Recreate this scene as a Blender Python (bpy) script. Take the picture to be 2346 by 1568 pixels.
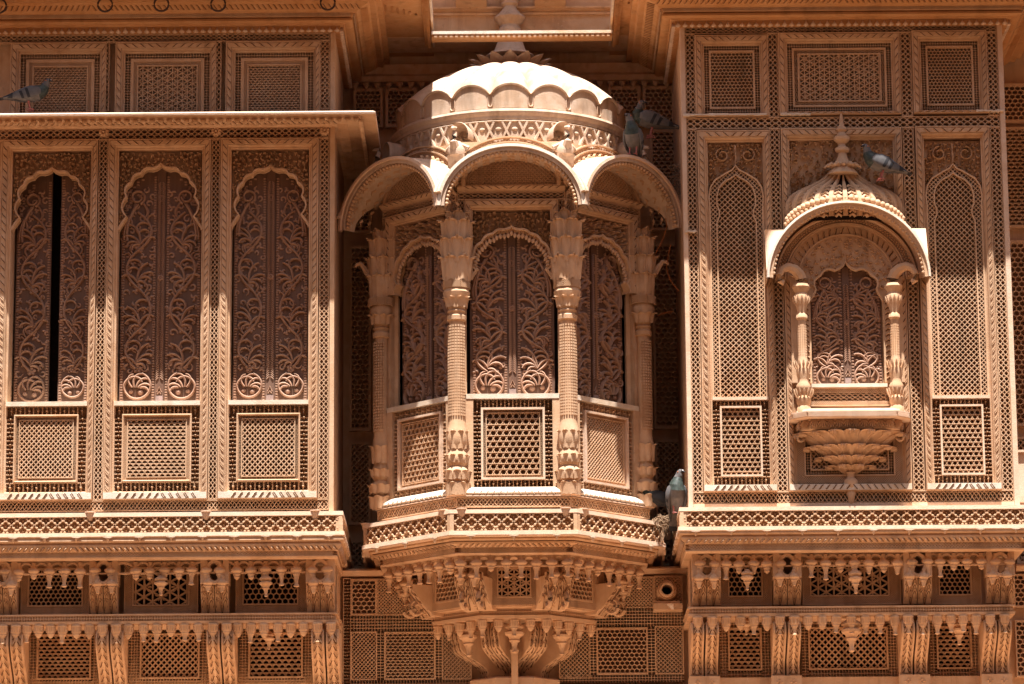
import bpy, math, random
import numpy as np
from mathutils import Matrix, Vector
for _o in list(bpy.data.objects): bpy.data.objects.remove(_o)
rng = random.Random(11)
SC = bpy.context.scene
COL = SC.collection
R = math.radians

# ---------------------------------------------------------------- camera, sky, sun, exposure
CAM = np.array([0.0, -21.5, 1.9]); HZ = 6.5
PIT = math.atan2(HZ - CAM[2], -CAM[1]); ROLL = 0.0075
FQ = 8202.0                                   # focal length in photo units (photo 2346 x 1568)
fwd = np.array([0, math.cos(PIT), math.sin(PIT)])
r0 = np.array([1.0, 0, 0]); u0 = np.array([0, -math.sin(PIT), math.cos(PIT)])
camR = r0*math.cos(ROLL) - u0*math.sin(ROLL)
camU = u0*math.cos(ROLL) + r0*math.sin(ROLL)
cd = bpy.data.cameras.new('camera'); cam = bpy.data.objects.new('camera', cd); COL.objects.link(cam)
cam.matrix_world = Matrix([[camR[i], camU[i], -fwd[i], CAM[i]] for i in range(3)] + [[0, 0, 0, 1]])
cd.sensor_width = 36; cd.lens = 36*FQ/2346; cd.clip_start = 0.5; cd.clip_end = 500
SC.camera = cam

SUN_EL, SUN_AZ = R(74), R(0.6)              # sun high, almost straight in front of the facade
w = bpy.data.worlds.new('World'); SC.world = w; w.use_nodes = True
wn = w.node_tree.nodes; wl = w.node_tree.links
sky = wn.new('ShaderNodeTexSky'); sky.sky_type = 'NISHITA'; sky.sun_disc = False
sky.sun_elevation = SUN_EL; sky.sun_rotation = R(180) - SUN_AZ
sky.air_density = 1.0; sky.dust_density = 3.0; sky.ozone_density = 1.0
wl.new(sky.outputs[0], wn['Background'].inputs['Color']); wn['Background'].inputs['Strength'].default_value = 0.05
sd = bpy.data.lights.new('sun', 'SUN'); sd.energy = 5.0; sd.angle = R(0.53); sd.color = (1.0, 0.96, 0.905)
sun = bpy.data.objects.new('sun', sd); COL.objects.link(sun)
sdir = Vector((math.sin(SUN_AZ)*math.cos(SUN_EL), -math.cos(SUN_AZ)*math.cos(SUN_EL), math.sin(SUN_EL)))
sun.rotation_euler = sdir.to_track_quat('Z', 'Y').to_euler(); sun.location = (0, -8, 20)
SC.view_settings.view_transform = 'Standard'; SC.view_settings.look = 'None'
SC.view_settings.exposure = 1.66; SC.view_settings.gamma = 1.0
SC.render.engine = 'CYCLES'
SC.cycles.use_denoising = True
SC.cycles.max_bounces = 8; SC.cycles.diffuse_bounces = 6
SC.cycles.sample_clamp_indirect = 6

# ---------------------------------------------------------------- photo measure -> metres at a known depth d (d = -y)
def at(qx, qy, d):
    v = fwd + ((qx-1173)/FQ)*camR + ((784-qy)/FQ)*camU
    t = (-d - CAM[1])/v[1]
    p = CAM + t*v
    return p[0], p[2]

# ---------------------------------------------------------------- materials
def mat_new(name):
    m = bpy.data.materials.new(name); m.use_nodes = True
    nt = m.node_tree; return m, nt, nt.nodes, nt.links, nt.nodes['Principled BSDF']
def ramp(n, stops):
    r = n.new('ShaderNodeValToRGB'); el = r.color_ramp.elements
    while len(el) < len(stops): el.new(0.5)
    for e, (p, c) in zip(el, stops): e.position = p; e.color = (*c, 1)
    return r
def mix(n, l, fac, a, b, typ='MIX'):
    x = n.new('ShaderNodeMix'); x.data_type = 'RGBA'; x.blend_type = typ
    for sock, val in ((x.inputs[0], fac), (x.inputs[6], a), (x.inputs[7], b)):
        if hasattr(val, 'is_linked') or hasattr(val, 'links'): l.new(val, sock)
        elif isinstance(val, tuple): sock.default_value = (*val, 1)
        else: sock.default_value = val
    return x.outputs[2]
def noise(n, l, vec, scale, det=4, rough=0.6):
    t = n.new('ShaderNodeTexNoise'); t.inputs['Scale'].default_value = scale
    t.inputs['Detail'].default_value = det; t.inputs['Roughness'].default_value = rough
    l.new(vec, t.inputs['Vector']); return t.outputs['Fac']
def stone_mat(name, a, b, pale, flecks=0.5, streak=0.5, bump=0.35):
    m, nt, n, l, bs = mat_new(name)
    geo = n.new('ShaderNodeNewGeometry'); pos = geo.outputs['Position']
    mp = n.new('ShaderNodeMapping'); mp.inputs['Scale'].default_value = (7, 7, 0.9); l.new(pos, mp.inputs['Vector'])
    f1 = noise(n, l, pos, 1.7, 5); f2 = noise(n, l, pos, 14, 4); f3 = noise(n, l, mp.outputs[0], 1.6, 5, 0.65)
    c = mix(n, l, ramp_out(n, l, f1, 0.35, 0.68), a, b)
    c = mix(n, l, scale_out(n, l, ramp_out(n, l, f2, 0.42, 0.75), 0.55), c, pale)
    dk = tuple(x*0.42 for x in b)
    c = mix(n, l, scale_out(n, l, ramp_out(n, l, f3, 0.53, 0.78), streak), c, dk)
    f7 = noise(n, l, pos, 0.75, 3, 0.5); c = mix(n, l, scale_out(n, l, ramp_out(n, l, f7, 0.42, 0.66), 0.55), c, tuple(x*k for x, k in zip(a, (0.80, 0.84, 0.88))))
    f8 = noise(n, l, pos, 5.5, 5, 0.65); c = mix(n, l, scale_out(n, l, ramp_out(n, l, f8, 0.56, 0.72), 0.5), c, tuple(x*k for x, k in zip(b, (0.66, 0.66, 0.68))))
    f5 = noise(n, l, pos, 55, 3, 0.7)
    c = mix(n, l, scale_out(n, l, ramp_out(n, l, f5, 0.66, 0.74), flecks), c, (0.74, 0.64, 0.52))
    f6 = noise(n, l, pos, 34, 3, 0.7)
    c = mix(n, l, scale_out(n, l, ramp_out(n, l, f6, 0.66, 0.78), 0.55), c, dk)
    l.new(c, bs.inputs['Base Color'])
    bs.inputs['Roughness'].default_value = 0.92; bs.inputs['Specular IOR Level'].default_value = 0.15
    bp = n.new('ShaderNodeBump'); bp.inputs['Strength'].default_value = bump; bp.inputs['Distance'].default_value = 0.006
    l.new(noise(n, l, pos, 130, 5, 0.7), bp.inputs['Height']); l.new(bp.outputs[0], bs.inputs['Normal'])
    return m
def ramp_out(n, l, fac, lo, hi):
    mr = n.new('ShaderNodeMapRange'); mr.inputs['From Min'].default_value = lo; mr.inputs['From Max'].default_value = hi
    mr.clamp = True; l.new(fac, mr.inputs['Value']); return mr.outputs[0]
def scale_out(n, l, fac, k):
    mm = n.new('ShaderNodeMath'); mm.operation = 'MULTIPLY'; mm.inputs[1].default_value = k; l.new(fac, mm.inputs[0]); return mm.outputs[0]
def plain(name, col, rough=0.7, spec=0.3, sheen=0, var=0.25, scale=40):
    m, nt, n, l, bs = mat_new(name)
    geo = n.new('ShaderNodeNewGeometry')
    f = noise(n, l, geo.outputs['Position'], scale, 4)
    c = mix(n, l, ramp_out(n, l, f, 0.3, 0.7), tuple(x*(1-var) for x in col), tuple(min(1, x*(1+var)) for x in col))
    l.new(c, bs.inputs['Base Color']); bs.inputs['Roughness'].default_value = rough; bs.inputs['Specular IOR Level'].default_value = spec
    return m
M = {}
M['stone'] = stone_mat('golden_sandstone', (0.61, 0.395, 0.245), (0.51, 0.295, 0.160), (0.68, 0.49, 0.345), 0.5, 0.7)
M['orange_stone'] = stone_mat('orange_sandstone', (0.56, 0.295, 0.130), (0.47, 0.220, 0.085), (0.60, 0.36, 0.20), 0.2, 0.7)  # darker, more orange stone for the eave slabs and top cornices
M['pale'] = stone_mat('weathered_pale_sandstone', (0.68, 0.48, 0.345), (0.63, 0.41, 0.265), (0.74, 0.61, 0.50), 0.8, 0.35)
M['dome'] = stone_mat('dome_sandstone', (0.58, 0.425, 0.315), (0.46, 0.30, 0.19), (0.66, 0.54, 0.44), 0.5, 0.8, 0.6)
M['whitened_lime'] = stone_mat('sun_whitened_lime', (0.70, 0.60, 0.50), (0.60, 0.42, 0.26), (0.78, 0.72, 0.64), 0.9, 0.5)  # whiter than the stone to carry sunlight on sills and lips; also mortar
M['ground'] = stone_mat('dusty_street', (0.135, 0.073, 0.038), (0.115, 0.061, 0.030), (0.145, 0.08, 0.044), 0.02, 0.0)
M['groove_dark'] = plain('dark_groove_strips', (0.15, 0.078, 0.042), 0.95, 0.05)  # dark strips put the shade of cut grooves, and their grime, into colour
def wood_mat(ca, cb_, cc):
    m, nt, n, l, bs = mat_new('carved_teak')
    geo = n.new('ShaderNodeNewGeometry'); pos = geo.outputs['Position']
    mp = n.new('ShaderNodeMapping'); mp.inputs['Scale'].default_value = (40, 40, 2.2); l.new(pos, mp.inputs['Vector'])
    g = noise(n, l, mp.outputs[0], 1.5, 5); b = noise(n, l, pos, 3.0, 4)
    c = mix(n, l, ramp_out(n, l, g, 0.3, 0.72), ca, cb_)
    c = mix(n, l, scale_out(n, l, ramp_out(n, l, b, 0.42, 0.7), 0.55), c, cc)
    d = noise(n, l, pos, 70, 3)
    c = mix(n, l, scale_out(n, l, ramp_out(n, l, d, 0.68, 0.74), 0.5), c, (0.38, 0.30, 0.25))
    l.new(c, bs.inputs['Base Color']); bs.inputs['Roughness'].default_value = 0.55; bs.inputs['Specular IOR Level'].default_value = 0.35
    bp = n.new('ShaderNodeBump'); bp.inputs['Strength'].default_value = 0.3; bp.inputs['Distance'].default_value = 0.004
    l.new(g, bp.inputs['Height']); l.new(bp.outputs[0], bs.inputs['Normal'])
    return m
M['wood'] = wood_mat((0.175, 0.090, 0.055), (0.110, 0.056, 0.036), (0.155, 0.098, 0.072))
M['worn_relief'] = wood_mat((0.41, 0.238, 0.160), (0.30, 0.168, 0.110), (0.37, 0.255, 0.19))  # worn carving, lightened so colour carries the relief shading against the board
M['dark_fill'] = plain('painted_dark', (0.02, 0.012, 0.008), 0.95, 0.0)  # near-black colour stands in for the darkness of unlit rooms and hollows
M['iron'] = plain('rusty_iron', (0.06, 0.03, 0.02), 0.7, 0.3)
M['zinc'] = plain('worn_metal_plate', (0.27, 0.19, 0.17), 0.5, 0.4)
M['straw'] = plain('dry_twigs', (0.24, 0.16, 0.10), 0.9, 0.1)
M['cord'] = plain('orange_string', (0.42, 0.12, 0.03), 0.8, 0.1)
M['pg_body'] = plain('pigeon_grey', (0.135, 0.124, 0.122), 0.85, 0.1, var=0.2)
M['pg_wing'] = plain('pigeon_wing_grey', (0.115, 0.110, 0.113), 0.85, 0.1, var=0.15)
M['pg_dark'] = plain('pigeon_slate', (0.03, 0.03, 0.034), 0.7, 0.2)
M['pg_neck'] = plain('pigeon_neck_green', (0.038, 0.050, 0.044), 0.45, 0.35, var=0.5, scale=60)
M['pg_pink'] = plain('pigeon_leg_pink', (0.36, 0.13, 0.115), 0.7, 0.2)
M['pg_white'] = plain('pigeon_cere', (0.7, 0.68, 0.65), 0.6, 0.3)
M['pg_eye'] = plain('pigeon_eye', (0.5, 0.12, 0.03), 0.3, 0.5)

# ---------------------------------------------------------------- frames and mesh collector
class Fr:
    """local u (right), v (up), w (out of the wall) -> world"""
    def __init__(s, o, phi=0.0):
        s.o = np.array(o, float); s.phi = phi
        s.U = np.array([math.cos(phi), math.sin(phi), 0]); s.V = np.array([0, 0, 1.0])
        s.W = np.array([math.sin(phi), -math.cos(phi), 0])
    def T(s, p):
        p = np.asarray(p, float)
        return s.o + p[..., 0:1]*s.U + p[..., 1:2]*s.V + p[..., 2:3]*s.W
F0 = Fr((0, 0, 0))
class MB:
    def __init__(s): s.v = []; s.n = 0; s.q = []; s.t = []; s.g = []; s.mi = {'q': [], 't': [], 'g': []}
    def add(s, verts, quads=None, tris=None, gons=None, mat=0):
        verts = np.asarray(verts, float).reshape(-1, 3)
        if quads is not None and len(quads):
            a = np.asarray(quads, int).reshape(-1, 4) + s.n; s.q.append(a); s.mi['q'].append(np.full(len(a), mat))
        if tris is not None and len(tris):
            a = np.asarray(tris, int).reshape(-1, 3) + s.n; s.t.append(a); s.mi['t'].append(np.full(len(a), mat))
        if gons:
            for g in gons: s.g.append([i+s.n for i in g]); s.mi['g'].append(mat)
        s.v.append(verts); s.n += len(verts)
    def mesh(s, name, mats, off=(0, 0, 0), smooth=True, ang=38):
        me = bpy.data.meshes.new(name)
        v = (np.concatenate(s.v) if s.v else np.zeros((0, 3))) - np.asarray(off, float)
        q = np.concatenate(s.q) if s.q else np.zeros((0, 4), int); t = np.concatenate(s.t) if s.t else np.zeros((0, 3), int)
        gl = [i for g in s.g for i in g]
        loops = np.concatenate([q.ravel(), t.ravel(), np.array(gl, int)]).astype(np.int32)
        tot = np.concatenate([np.full(len(q), 4), np.full(len(t), 3), np.array([len(g) for g in s.g], int)]).astype(np.int32)
        st = np.concatenate([[0], np.cumsum(tot)[:-1]]).astype(np.int32) if len(tot) else tot
        me.vertices.add(len(v)); me.vertices.foreach_set('co', v.astype(np.float32).ravel())
        me.loops.add(len(loops)); me.loops.foreach_set('vertex_index', loops)
        me.polygons.add(len(tot)); me.polygons.foreach_set('loop_start', st)
        mats = mats if isinstance(mats, (list, tuple)) else [mats]
        for m in mats: me.materials.append(M[m])
        mi = np.concatenate([np.concatenate(s.mi[k]) if len(s.mi[k]) and k != 'g' else np.array(s.mi[k], float) for k in ('q', 't', 'g')])
        me.polygons.foreach_set('material_index', mi.astype(np.int32))
        me.update(calc_edges=True); me.validate(verbose=False)
        if smooth:
            me.polygons.foreach_set('use_smooth', np.ones(len(me.polygons), bool))
            me.set_sharp_from_angle(angle=R(ang))
        return me
    def build(s, name, mats, parent=None, smooth=True, ang=38, label=None):
        off = WLOC.get(parent.name, (0, 0, 0)) if parent is not None else (0, 0, 0)
        o = bpy.data.objects.new(name, s.mesh(name, mats, off, smooth, ang)); COL.objects.link(o)
        if parent is not None: o.parent = parent; WLOC[o.name] = off
        else: WLOC[o.name] = (0, 0, 0)
        if label: o['label'] = label
        return o
WLOC = {}
def thing(name, label, cat, loc=(0, 0, 0), group=None):
    o = bpy.data.objects.new(name, None); COL.objects.link(o); o.location = loc; WLOC[o.name] = tuple(loc)
    o.empty_display_size = 0.1
    o['label'] = label; o['category'] = cat; o['kind'] = 'thing'
    if group: o['group'] = group
    return o
def inst(name, mesh, parent, loc, rz=0.0, sc=(1, 1, 1)):
    o = bpy.data.objects.new(name, mesh); COL.objects.link(o)
    p = WLOC.get(parent.name, (0, 0, 0)); o.parent = parent
    o.location = (loc[0]-p[0], loc[1]-p[1], loc[2]-p[2]); o.rotation_euler = (0, 0, rz); o.scale = sc
    WLOC[o.name] = tuple(loc); return o

# ---------------------------------------------------------------- shape helpers
def box(mb, fr, u0, u1, v0, v1, w0, w1, mat=0, skip=''):
    p = [(u, v, w) for w in (w0, w1) for v in (v0, v1) for u in (u0, u1)]
    mb.add(fr.T(p), [(4, 5, 7, 6), (1, 0, 2, 3), (5, 1, 3, 7), (0, 4, 6, 2), (6, 7, 3, 2), (0, 1, 5, 4)], mat=mat)
PR_RIDGE = [(-.5, 0), (-.34, 1), (.34, 1), (.5, 0)]
PR_ROUND = [(-.5, 0), (-.36, .72), (0, 1), (.36, .72), (.5, 0)]
PR_TICK = [(-.5, 0), (.15, 1), (.5, 0)]
def ribbons(mb, fr, P, width, w0, w1, prof=PR_RIDGE, warp=None, mat=0, taper=None):
    """P (N,K,2) polylines in the wall plane, raised as ridges from w0 to w1"""
    P = np.asarray(P, float)
    if P.size == 0: return
    if P.ndim == 2: P = P[None]
    N, K, _ = P.shape
    T = np.gradient(P, axis=1) if K > 2 else np.repeat(P[:, 1:2]-P[:, 0:1], 2, axis=1)
    L = np.linalg.norm(T, axis=2, keepdims=True); L[L == 0] = 1; T = T/L
    Nn = np.stack([-T[..., 1], T[..., 0]], -1)
    tp = np.ones(K) if taper is None else np.asarray(taper, float)
    wd = np.asarray(width, float)
    wd = np.broadcast_to(wd if wd.ndim else wd[None], (N,))[:, None]*tp[None]
    S = len(prof); off = np.array([a for a, _ in prof]); hh = np.array([b for _, b in prof])
    UV = P[:, :, None, :] + Nn[:, :, None, :]*(wd[:, :, None]*off)[..., None]
    W = w0 + (w1-w0)*hh[None, None, :]*np.sqrt(np.clip(tp, .05, 1))[None, :, None] + np.zeros((N, K, S))
    X = np.concatenate([UV, W[..., None]], -1)
    X = warp(X) if warp else fr.T(X)
    idx = np.arange(N*K*S).reshape(N, K, S)
    a = idx[:, :-1, :-1]; b = idx[:, 1:, :-1]; c = idx[:, 1:, 1:]; d = idx[:, :-1, 1:]
    mb.add(X, np.stack([a, d, c, b], -1).reshape(-1, 4), mat=mat)
def stamp(mb, fr, tv, tf, pos, sc=1.0, rot=None, warp=None, mat=0, quads=True):
    """copies of a small template (uvw) at pos (N,3)"""
    pos = np.asarray(pos, float).reshape(-1, 3)
    if len(pos) == 0: return
    tv = np.asarray(tv, float); N = len(pos); sc = np.broadcast_to(np.asarray(sc, float), (N,))
    X = tv[None]*sc[:, None, None]
    if rot is not None:
        rot = np.broadcast_to(np.asarray(rot, float), (N,)); c, s_ = np.cos(rot)[:, None], np.sin(rot)[:, None]
        X = np.stack([X[..., 0]*c - X[..., 1]*s_, X[..., 0]*s_ + X[..., 1]*c, X[..., 2]], -1)
    X = X + pos[:, None, :]
    X = warp(X) if warp else fr.T(X)
    tf = np.asarray(tf); F = tf[None] + (np.arange(N)*len(tv))[:, None, None]
    if tf.shape[1] == 4: mb.add(X, F.reshape(-1, 4), mat=mat)
    else: mb.add(X, None, F.reshape(-1, 3), mat=mat)
def dome_t(n=6, flat=0.6, rings=2):
    v = []; f = []
    for k in range(rings):
        a = (math.pi/2)*k/rings
        for i in range(n): v.append((math.cos(a)*math.cos(2*math.pi*i/n), math.cos(a)*math.sin(2*math.pi*i/n), math.sin(a)*flat))
    v.append((0, 0, flat)); top = len(v)-1
    for k in range(rings-1):
        for i in range(n):
            j = (i+1) % n; a, b, c, d = k*n+i, k*n+j, (k+1)*n+j, (k+1)*n+i
            f += [(a, b, c), (a, c, d)]
    for i in range(n): f.append(((rings-1)*n+i, (rings-1)*n+(i+1) % n, top))
    return np.array(v), np.array(f)
BEAD = dome_t(6, 0.8); BALL = dome_t(10, 0.8, 4)
STUD = (np.array([(-1, -1, 0), (1, -1, 0), (1, 1, 0), (-1, 1, 0), (-.55, -.55, 1), (.55, -.55, 1), (.55, .55, 1), (-.55, .55, 1)], float),
        np.array([(4, 5, 6), (4, 6, 7), (0, 1, 5), (0, 5, 4), (1, 2, 6), (1, 6, 5), (2, 3, 7), (2, 7, 6), (3, 0, 4), (3, 4, 7)]))
def heart_t():
    o = [(0, -1.1), (.55, -.3), (.8, .35), (.45, .8), (0, .6), (-.45, .8), (-.8, .35), (-.55, -.3)]
    v = [(x, y, 0) for x, y in o] + [(x*.6, y*.6, 1) for x, y in o] + [(0, 0, 1.15)]
    f = []
    for i in range(8):
        j = (i+1) % 8; f += [(i, j, j+8), (i, j+8, i+8), (i+8, j+8, 16)]
    return np.array(v, float), np.array(f)
HEART = heart_t()
def flower(mb, fr, c, r, w0, h, n=5, warp=None, rot=0.3):
    ps = [(c[0]+.58*r*math.cos(rot+2*math.pi*i/n), c[1]+.58*r*math.sin(rot+2*math.pi*i/n), w0) for i in range(n)]
    stamp(mb, fr, BALL[0]*np.array([1, 1, h/(.42*r)/.8]), BALL[1], ps, .42*r, warp=warp)
    stamp(mb, fr, BEAD[0]*np.array([1, 1, 1.5*h/(.3*r)/.8]), BEAD[1], [(c[0], c[1], w0)], .3*r, warp=warp)
def grid_surf(mb, X, flip=False, closed=False, mat=0):
    """X (A,B,3) -> quads"""
    A, B = X.shape[:2]; idx = np.arange(A*B).reshape(A, B)
    if closed: idx = np.concatenate([idx, idx[:, :1]], 1)
    a, b, c, d = idx[:-1, :-1], idx[:-1, 1:], idx[1:, 1:], idx[1:, :-1]
    q = np.stack([a, d, c, b] if flip else [a, b, c, d], -1).reshape(-1, 4)
    mb.add(X.reshape(-1, 3), q, mat=mat)
def lathe(mb, c, prof, seg=16, lobes=0, amp=0.0, mat=0, arc=None, lob_fn=None):
    """prof [(r, z)] from bottom to top round the vertical through c"""
    th = np.linspace(0, 2*math.pi, seg, endpoint=False) if arc is None else np.linspace(arc[0], arc[1], seg)
    k = 1 + (amp*np.abs(np.cos(lobes*th/2)) if lobes else 0*th)
    r = np.array([p[0] for p in prof])[:, None]*k[None]; z = np.array([p[1] for p in prof])[:, None]+0*th[None]
    X = np.stack([c[0]+r*np.sin(th), c[1]-r*np.cos(th), c[2]+z], -1)
    grid_surf(mb, X, closed=arc is None, mat=mat)
    # close the ends
    if arc is None:
        n = seg
        mb.add(X[0], gons=[list(range(n))[::-1]], mat=mat); mb.add(X[-1], gons=[list(range(n))], mat=mat)
def prism(mb, fr, pts, w0, w1, mat=0, back=False):
    """polygon (ccw seen from the front) extruded between w0 (back) and w1 (front)"""
    n = len(pts); p = [(u, v, w1) for u, v in pts] + [(u, v, w0) for u, v in pts]
    mb.add(fr.T(p), [(i, i+n, (i+1) % n + n, (i+1) % n) for i in range(n)], gons=[list(range(n))] + ([list(range(n, 2*n))[::-1]] if back else []), mat=mat)
def side_extrude(mb, fr, pts, u0, u1, mat=0):
    """profile in (w, v) extruded across u"""
    n = len(pts); p = [(u0, v, w_) for w_, v in pts] + [(u1, v, w_) for w_, v in pts]
    mb.add(fr.T(p), [(i, i+n, (i+1) % n + n, (i+1) % n) for i in range(n)], gons=[list(range(n))[::-1], list(range(n, 2*n))], mat=mat)
def tube(mb, pts, rad, seg=6, mat=0, flat=None):
    pts = np.asarray(pts, float); K = len(pts); rad = np.broadcast_to(np.asarray(rad, float), (K,))
    T = np.gradient(pts, axis=0); T /= np.maximum(np.linalg.norm(T, axis=1, keepdims=True), 1e-9)
    ref = np.array([0, 0, 1.0]) if abs(T[:, 2]).mean() < 0.85 else np.array([0, 1.0, 0])
    A = np.cross(T, ref); A /= np.maximum(np.linalg.norm(A, axis=1, keepdims=True), 1e-9); B = np.cross(T, A)
    th = np.linspace(0, 2*math.pi, seg, endpoint=False)
    X = pts[:, None] + rad[:, None, None]*(np.cos(th)[None, :, None]*A[:, None] + np.sin(th)[None, :, None]*B[:, None]*(flat or 1))
    grid_surf(mb, X, closed=True, mat=mat)
    mb.add(X[0], gons=[list(range(seg))], mat=mat); mb.add(X[-1], gons=[list(range(seg))[::-1]], mat=mat)
def inside(poly, pts):
    poly = np.asarray(poly); pts = np.asarray(pts); x, y = pts[..., 0], pts[..., 1]; r = np.zeros(x.shape, bool)
    n = len(poly); j = n-1
    for i in range(n):
        xi, yi = poly[i]; xj, yj = poly[j]
        c = ((yi > y) != (yj > y)) & (x < (xj-xi)*(y-yi)/((yj-yi) if yj != yi else 1e-9)+xi)
        r ^= c; j = i
    return r

# ---------------------------------------------------------------- pierced stone lattices
def lines_in_rect(u0, u1, v0, v1, ang, pitch, phase=0.0):
    d = np.array([math.cos(ang), math.sin(ang)]); n = np.array([-d[1], d[0]]); c = np.array([(u0+u1)/2, (v0+v1)/2])
    h = abs((u1-u0)/2*n[0])+abs((v1-v0)/2*n[1]); out = []
    k = -int(h/pitch)-1
    while k*pitch <= h+pitch:
        o = c+n*(k*pitch+phase); t0, t1 = -1e9, 1e9; ok = True
        for a, lo, hi in ((0, u0, u1), (1, v0, v1)):
            if abs(d[a]) < 1e-9:
                if not lo < o[a] < hi: ok = False
            else:
                ta, tb = (lo-o[a])/d[a], (hi-o[a])/d[a]; t0 = max(t0, min(ta, tb)); t1 = min(t1, max(ta, tb))
        if ok and t1-t0 > pitch*.2: out.append([o+d*t0, o+d*t1])
        k += 1
    return np.array(out)
def edge_bars(mb, fr, u0, u1, v0, v1, e, w0, w1):
    if e <= 0: return
    for a in ((u0, u0+e, v0, v1), (u1-e, u1, v0, v1), (u0+e, u1-e, v0, v0+e), (u0+e, u1-e, v1-e, v1)): box(mb, fr, *a, w0, w1)
def lattice(mb, fr, u0, u1, v0, v1, kind, p, w0=-.045, w1=0.0, bw=None, warp=None):
    W, H = u1-u0, v1-v0
    if kind == 'diag':                       # crossing diagonals with small studs on the crossings
        nx = max(1, round(W/p)); px = W/nx; ny = max(1, round(H/(p*1.05))); py = H/ny; bw = bw or .26*p
        ang = math.atan2(py, px); pit = px*math.sin(ang)
        a = lines_in_rect(u0, u1, v0, v1, ang, pit, pit*.5*((nx+ny) % 2)); b = lines_in_rect(u0, u1, v0, v1, -ang, pit, pit*.5*((nx+ny) % 2))
        ribbons(mb, fr, a, bw, w0, w1, warp=warp); ribbons(mb, fr, b, bw, w0, w1-.0015, warp=warp)
        gx, gy = np.meshgrid(np.arange(nx)+.5, np.arange(ny)+.5); pts = np.stack([u0+gx.ravel()*px, v0+gy.ravel()*py], -1)
        pts = pts[(np.arange(len(pts)) % 2) == 0]
        stamp(mb, fr, STUD[0]*np.array([1, 1, 2.2]), STUD[1], np.c_[pts, np.full(len(pts), w1-.006)], bw*.42, math.pi/4)
    elif kind == 'base':                     # wide diagonals, beaded, a square stud in every diamond
        nx = max(1, round(W/p)); px = W/nx; bw = bw or .105*p
        py = H/1.5; ang = math.atan2(py, px); pit = px*math.sin(ang)
        a = lines_in_rect(u0, u1, v0, v1, ang, pit); b = lines_in_rect(u0, u1, v0, v1, -ang, pit)
        ribbons(mb, fr, a, bw, w0, w1); ribbons(mb, fr, b, bw, w0, w1-.0015)
        bd = []
        for s_ in list(a)+list(b):
            L = np.linalg.norm(s_[1]-s_[0]); n = max(2, int(L/(.5*math.hypot(px, py)/2.5)))
            for k in range(n): bd.append(s_[0]+(s_[1]-s_[0])*(k+.5)/n)
        bd = np.array(bd); stamp(mb, fr, STUD[0], STUD[1], np.c_[bd, np.full(len(bd), w1-.004)], bw*.85, math.pi/4)
        st = []
        for j in range(-2, 3):
            for i in range(-nx-1, nx+2):
                if (i+j) % 2 == 1:
                    u, v = (u0+u1)/2+i*px/2, (v0+v1)/2+j*py/2
                    if u0+.12*px < u < u1-.12*px and v0+.10*py < v < v1-.10*py: st.append((u, v, w0))
        st = np.array(st)
        stamp(mb, fr, STUD[0]*np.array([1, 1, (w1-w0-.004)/(.14*px)]), STUD[1], st, .095*px)
    elif kind == 'kagome':
        bw = bw or .17*p; k = p*.866
        for i, a in enumerate((0, math.pi/3, -math.pi/3)):
            ribbons(mb, fr, lines_in_rect(u0, u1, v0, v1, a, k, k*.5 if i == 0 else k*.5), bw, w0, w1-.0015*i)
        ny = int(H/k)+1; pts = []
        for j in range(ny+1):
            for i in range(int(W/p)+2):
                u, v = u0+(i+.5*(j % 2))*p, v0+j*k
                if u0+bw < u < u1-bw and v0+bw < v < v1-bw: pts.append((u, v, w0))
        if pts: stamp(mb, fr, BEAD[0]*np.array([1, 1, (w1-w0-.006)/(bw*.8)/.8]), BEAD[1], pts, bw*.8)
    elif kind == 'hex':
        bw = bw or .24*p; s = p/1.732; ny = max(1, round(H/(1.5*s))); s2 = H/(1.5*ny); nx = max(1, round(W/p)); px = W/nx
        zz = []
        for j in range(ny+1):
            u = u0+np.arange(2*nx+1)*px/2; v = v0+j*1.5*s2+np.where((np.arange(2*nx+1)+j) % 2 == 0, -.25*s2, .25*s2)
            zz.append(np.stack([u, np.clip(v, v0, v1)], -1))
        ribbons(mb, fr, np.array(zz), bw, w0, w1)
        sg = []
        for j in range(ny):
            for i in range(2*nx+1):
                if (i+j) % 2 == 1: sg.append([(u0+i*px/2, v0+j*1.5*s2+.25*s2), (u0+i*px/2, v0+(j+1)*1.5*s2-.25*s2)])
        ribbons(mb, fr, np.array(sg), bw, w0, w1-.0015)
    elif kind == 'scale':                    # rows of overlapping half rounds
        nx = max(1, round(W/p)); px = W/nx; ny = max(1, round(H/(p*.62))); py = H/ny; bw = bw or .24*p; P = []
        t = np.linspace(0, math.pi, 7)
        for j in range(ny):
            for i in range(nx+1):
                cu = u0+(i+.5*(j % 2))*px
                P.append(np.stack([np.clip(cu-px*.5*np.cos(t), u0, u1), v0+j*py+py*1.02*np.sin(t)**.8], -1))
        ribbons(mb, fr, np.array(P), bw, w0, w1)
        ribbons(mb, fr, np.array([[(u0, v0+j*py), (u1, v0+j*py)] for j in range(1, ny)]), bw*.7, w0, w1-.003)
    elif kind == 'grid':
        nx = max(1, round(W/p)); ny = max(1, round(H/p)); bw = bw or .24*p
        ribbons(mb, fr, np.array([[(u0+i*W/nx, v0), (u0+i*W/nx, v1)] for i in range(1, nx)]), bw, w0, w1)
        if ny > 1: ribbons(mb, fr, np.array([[(u0, v0+i*H/ny), (u1, v0+i*H/ny)] for i in range(1, ny)]), bw, w0, w1-.0015)
    elif kind == 'star':                     # hexagonal mesh with six-leaf flowers
        bw = bw or .12*p; k = p*.866
        for i, a in enumerate((math.pi/2, math.pi/6, -math.pi/6)): ribbons(mb, fr, lines_in_rect(u0, u1, v0, v1, a, p*.5), bw, w0, w1-.0015*i)
        pts = []
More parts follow.
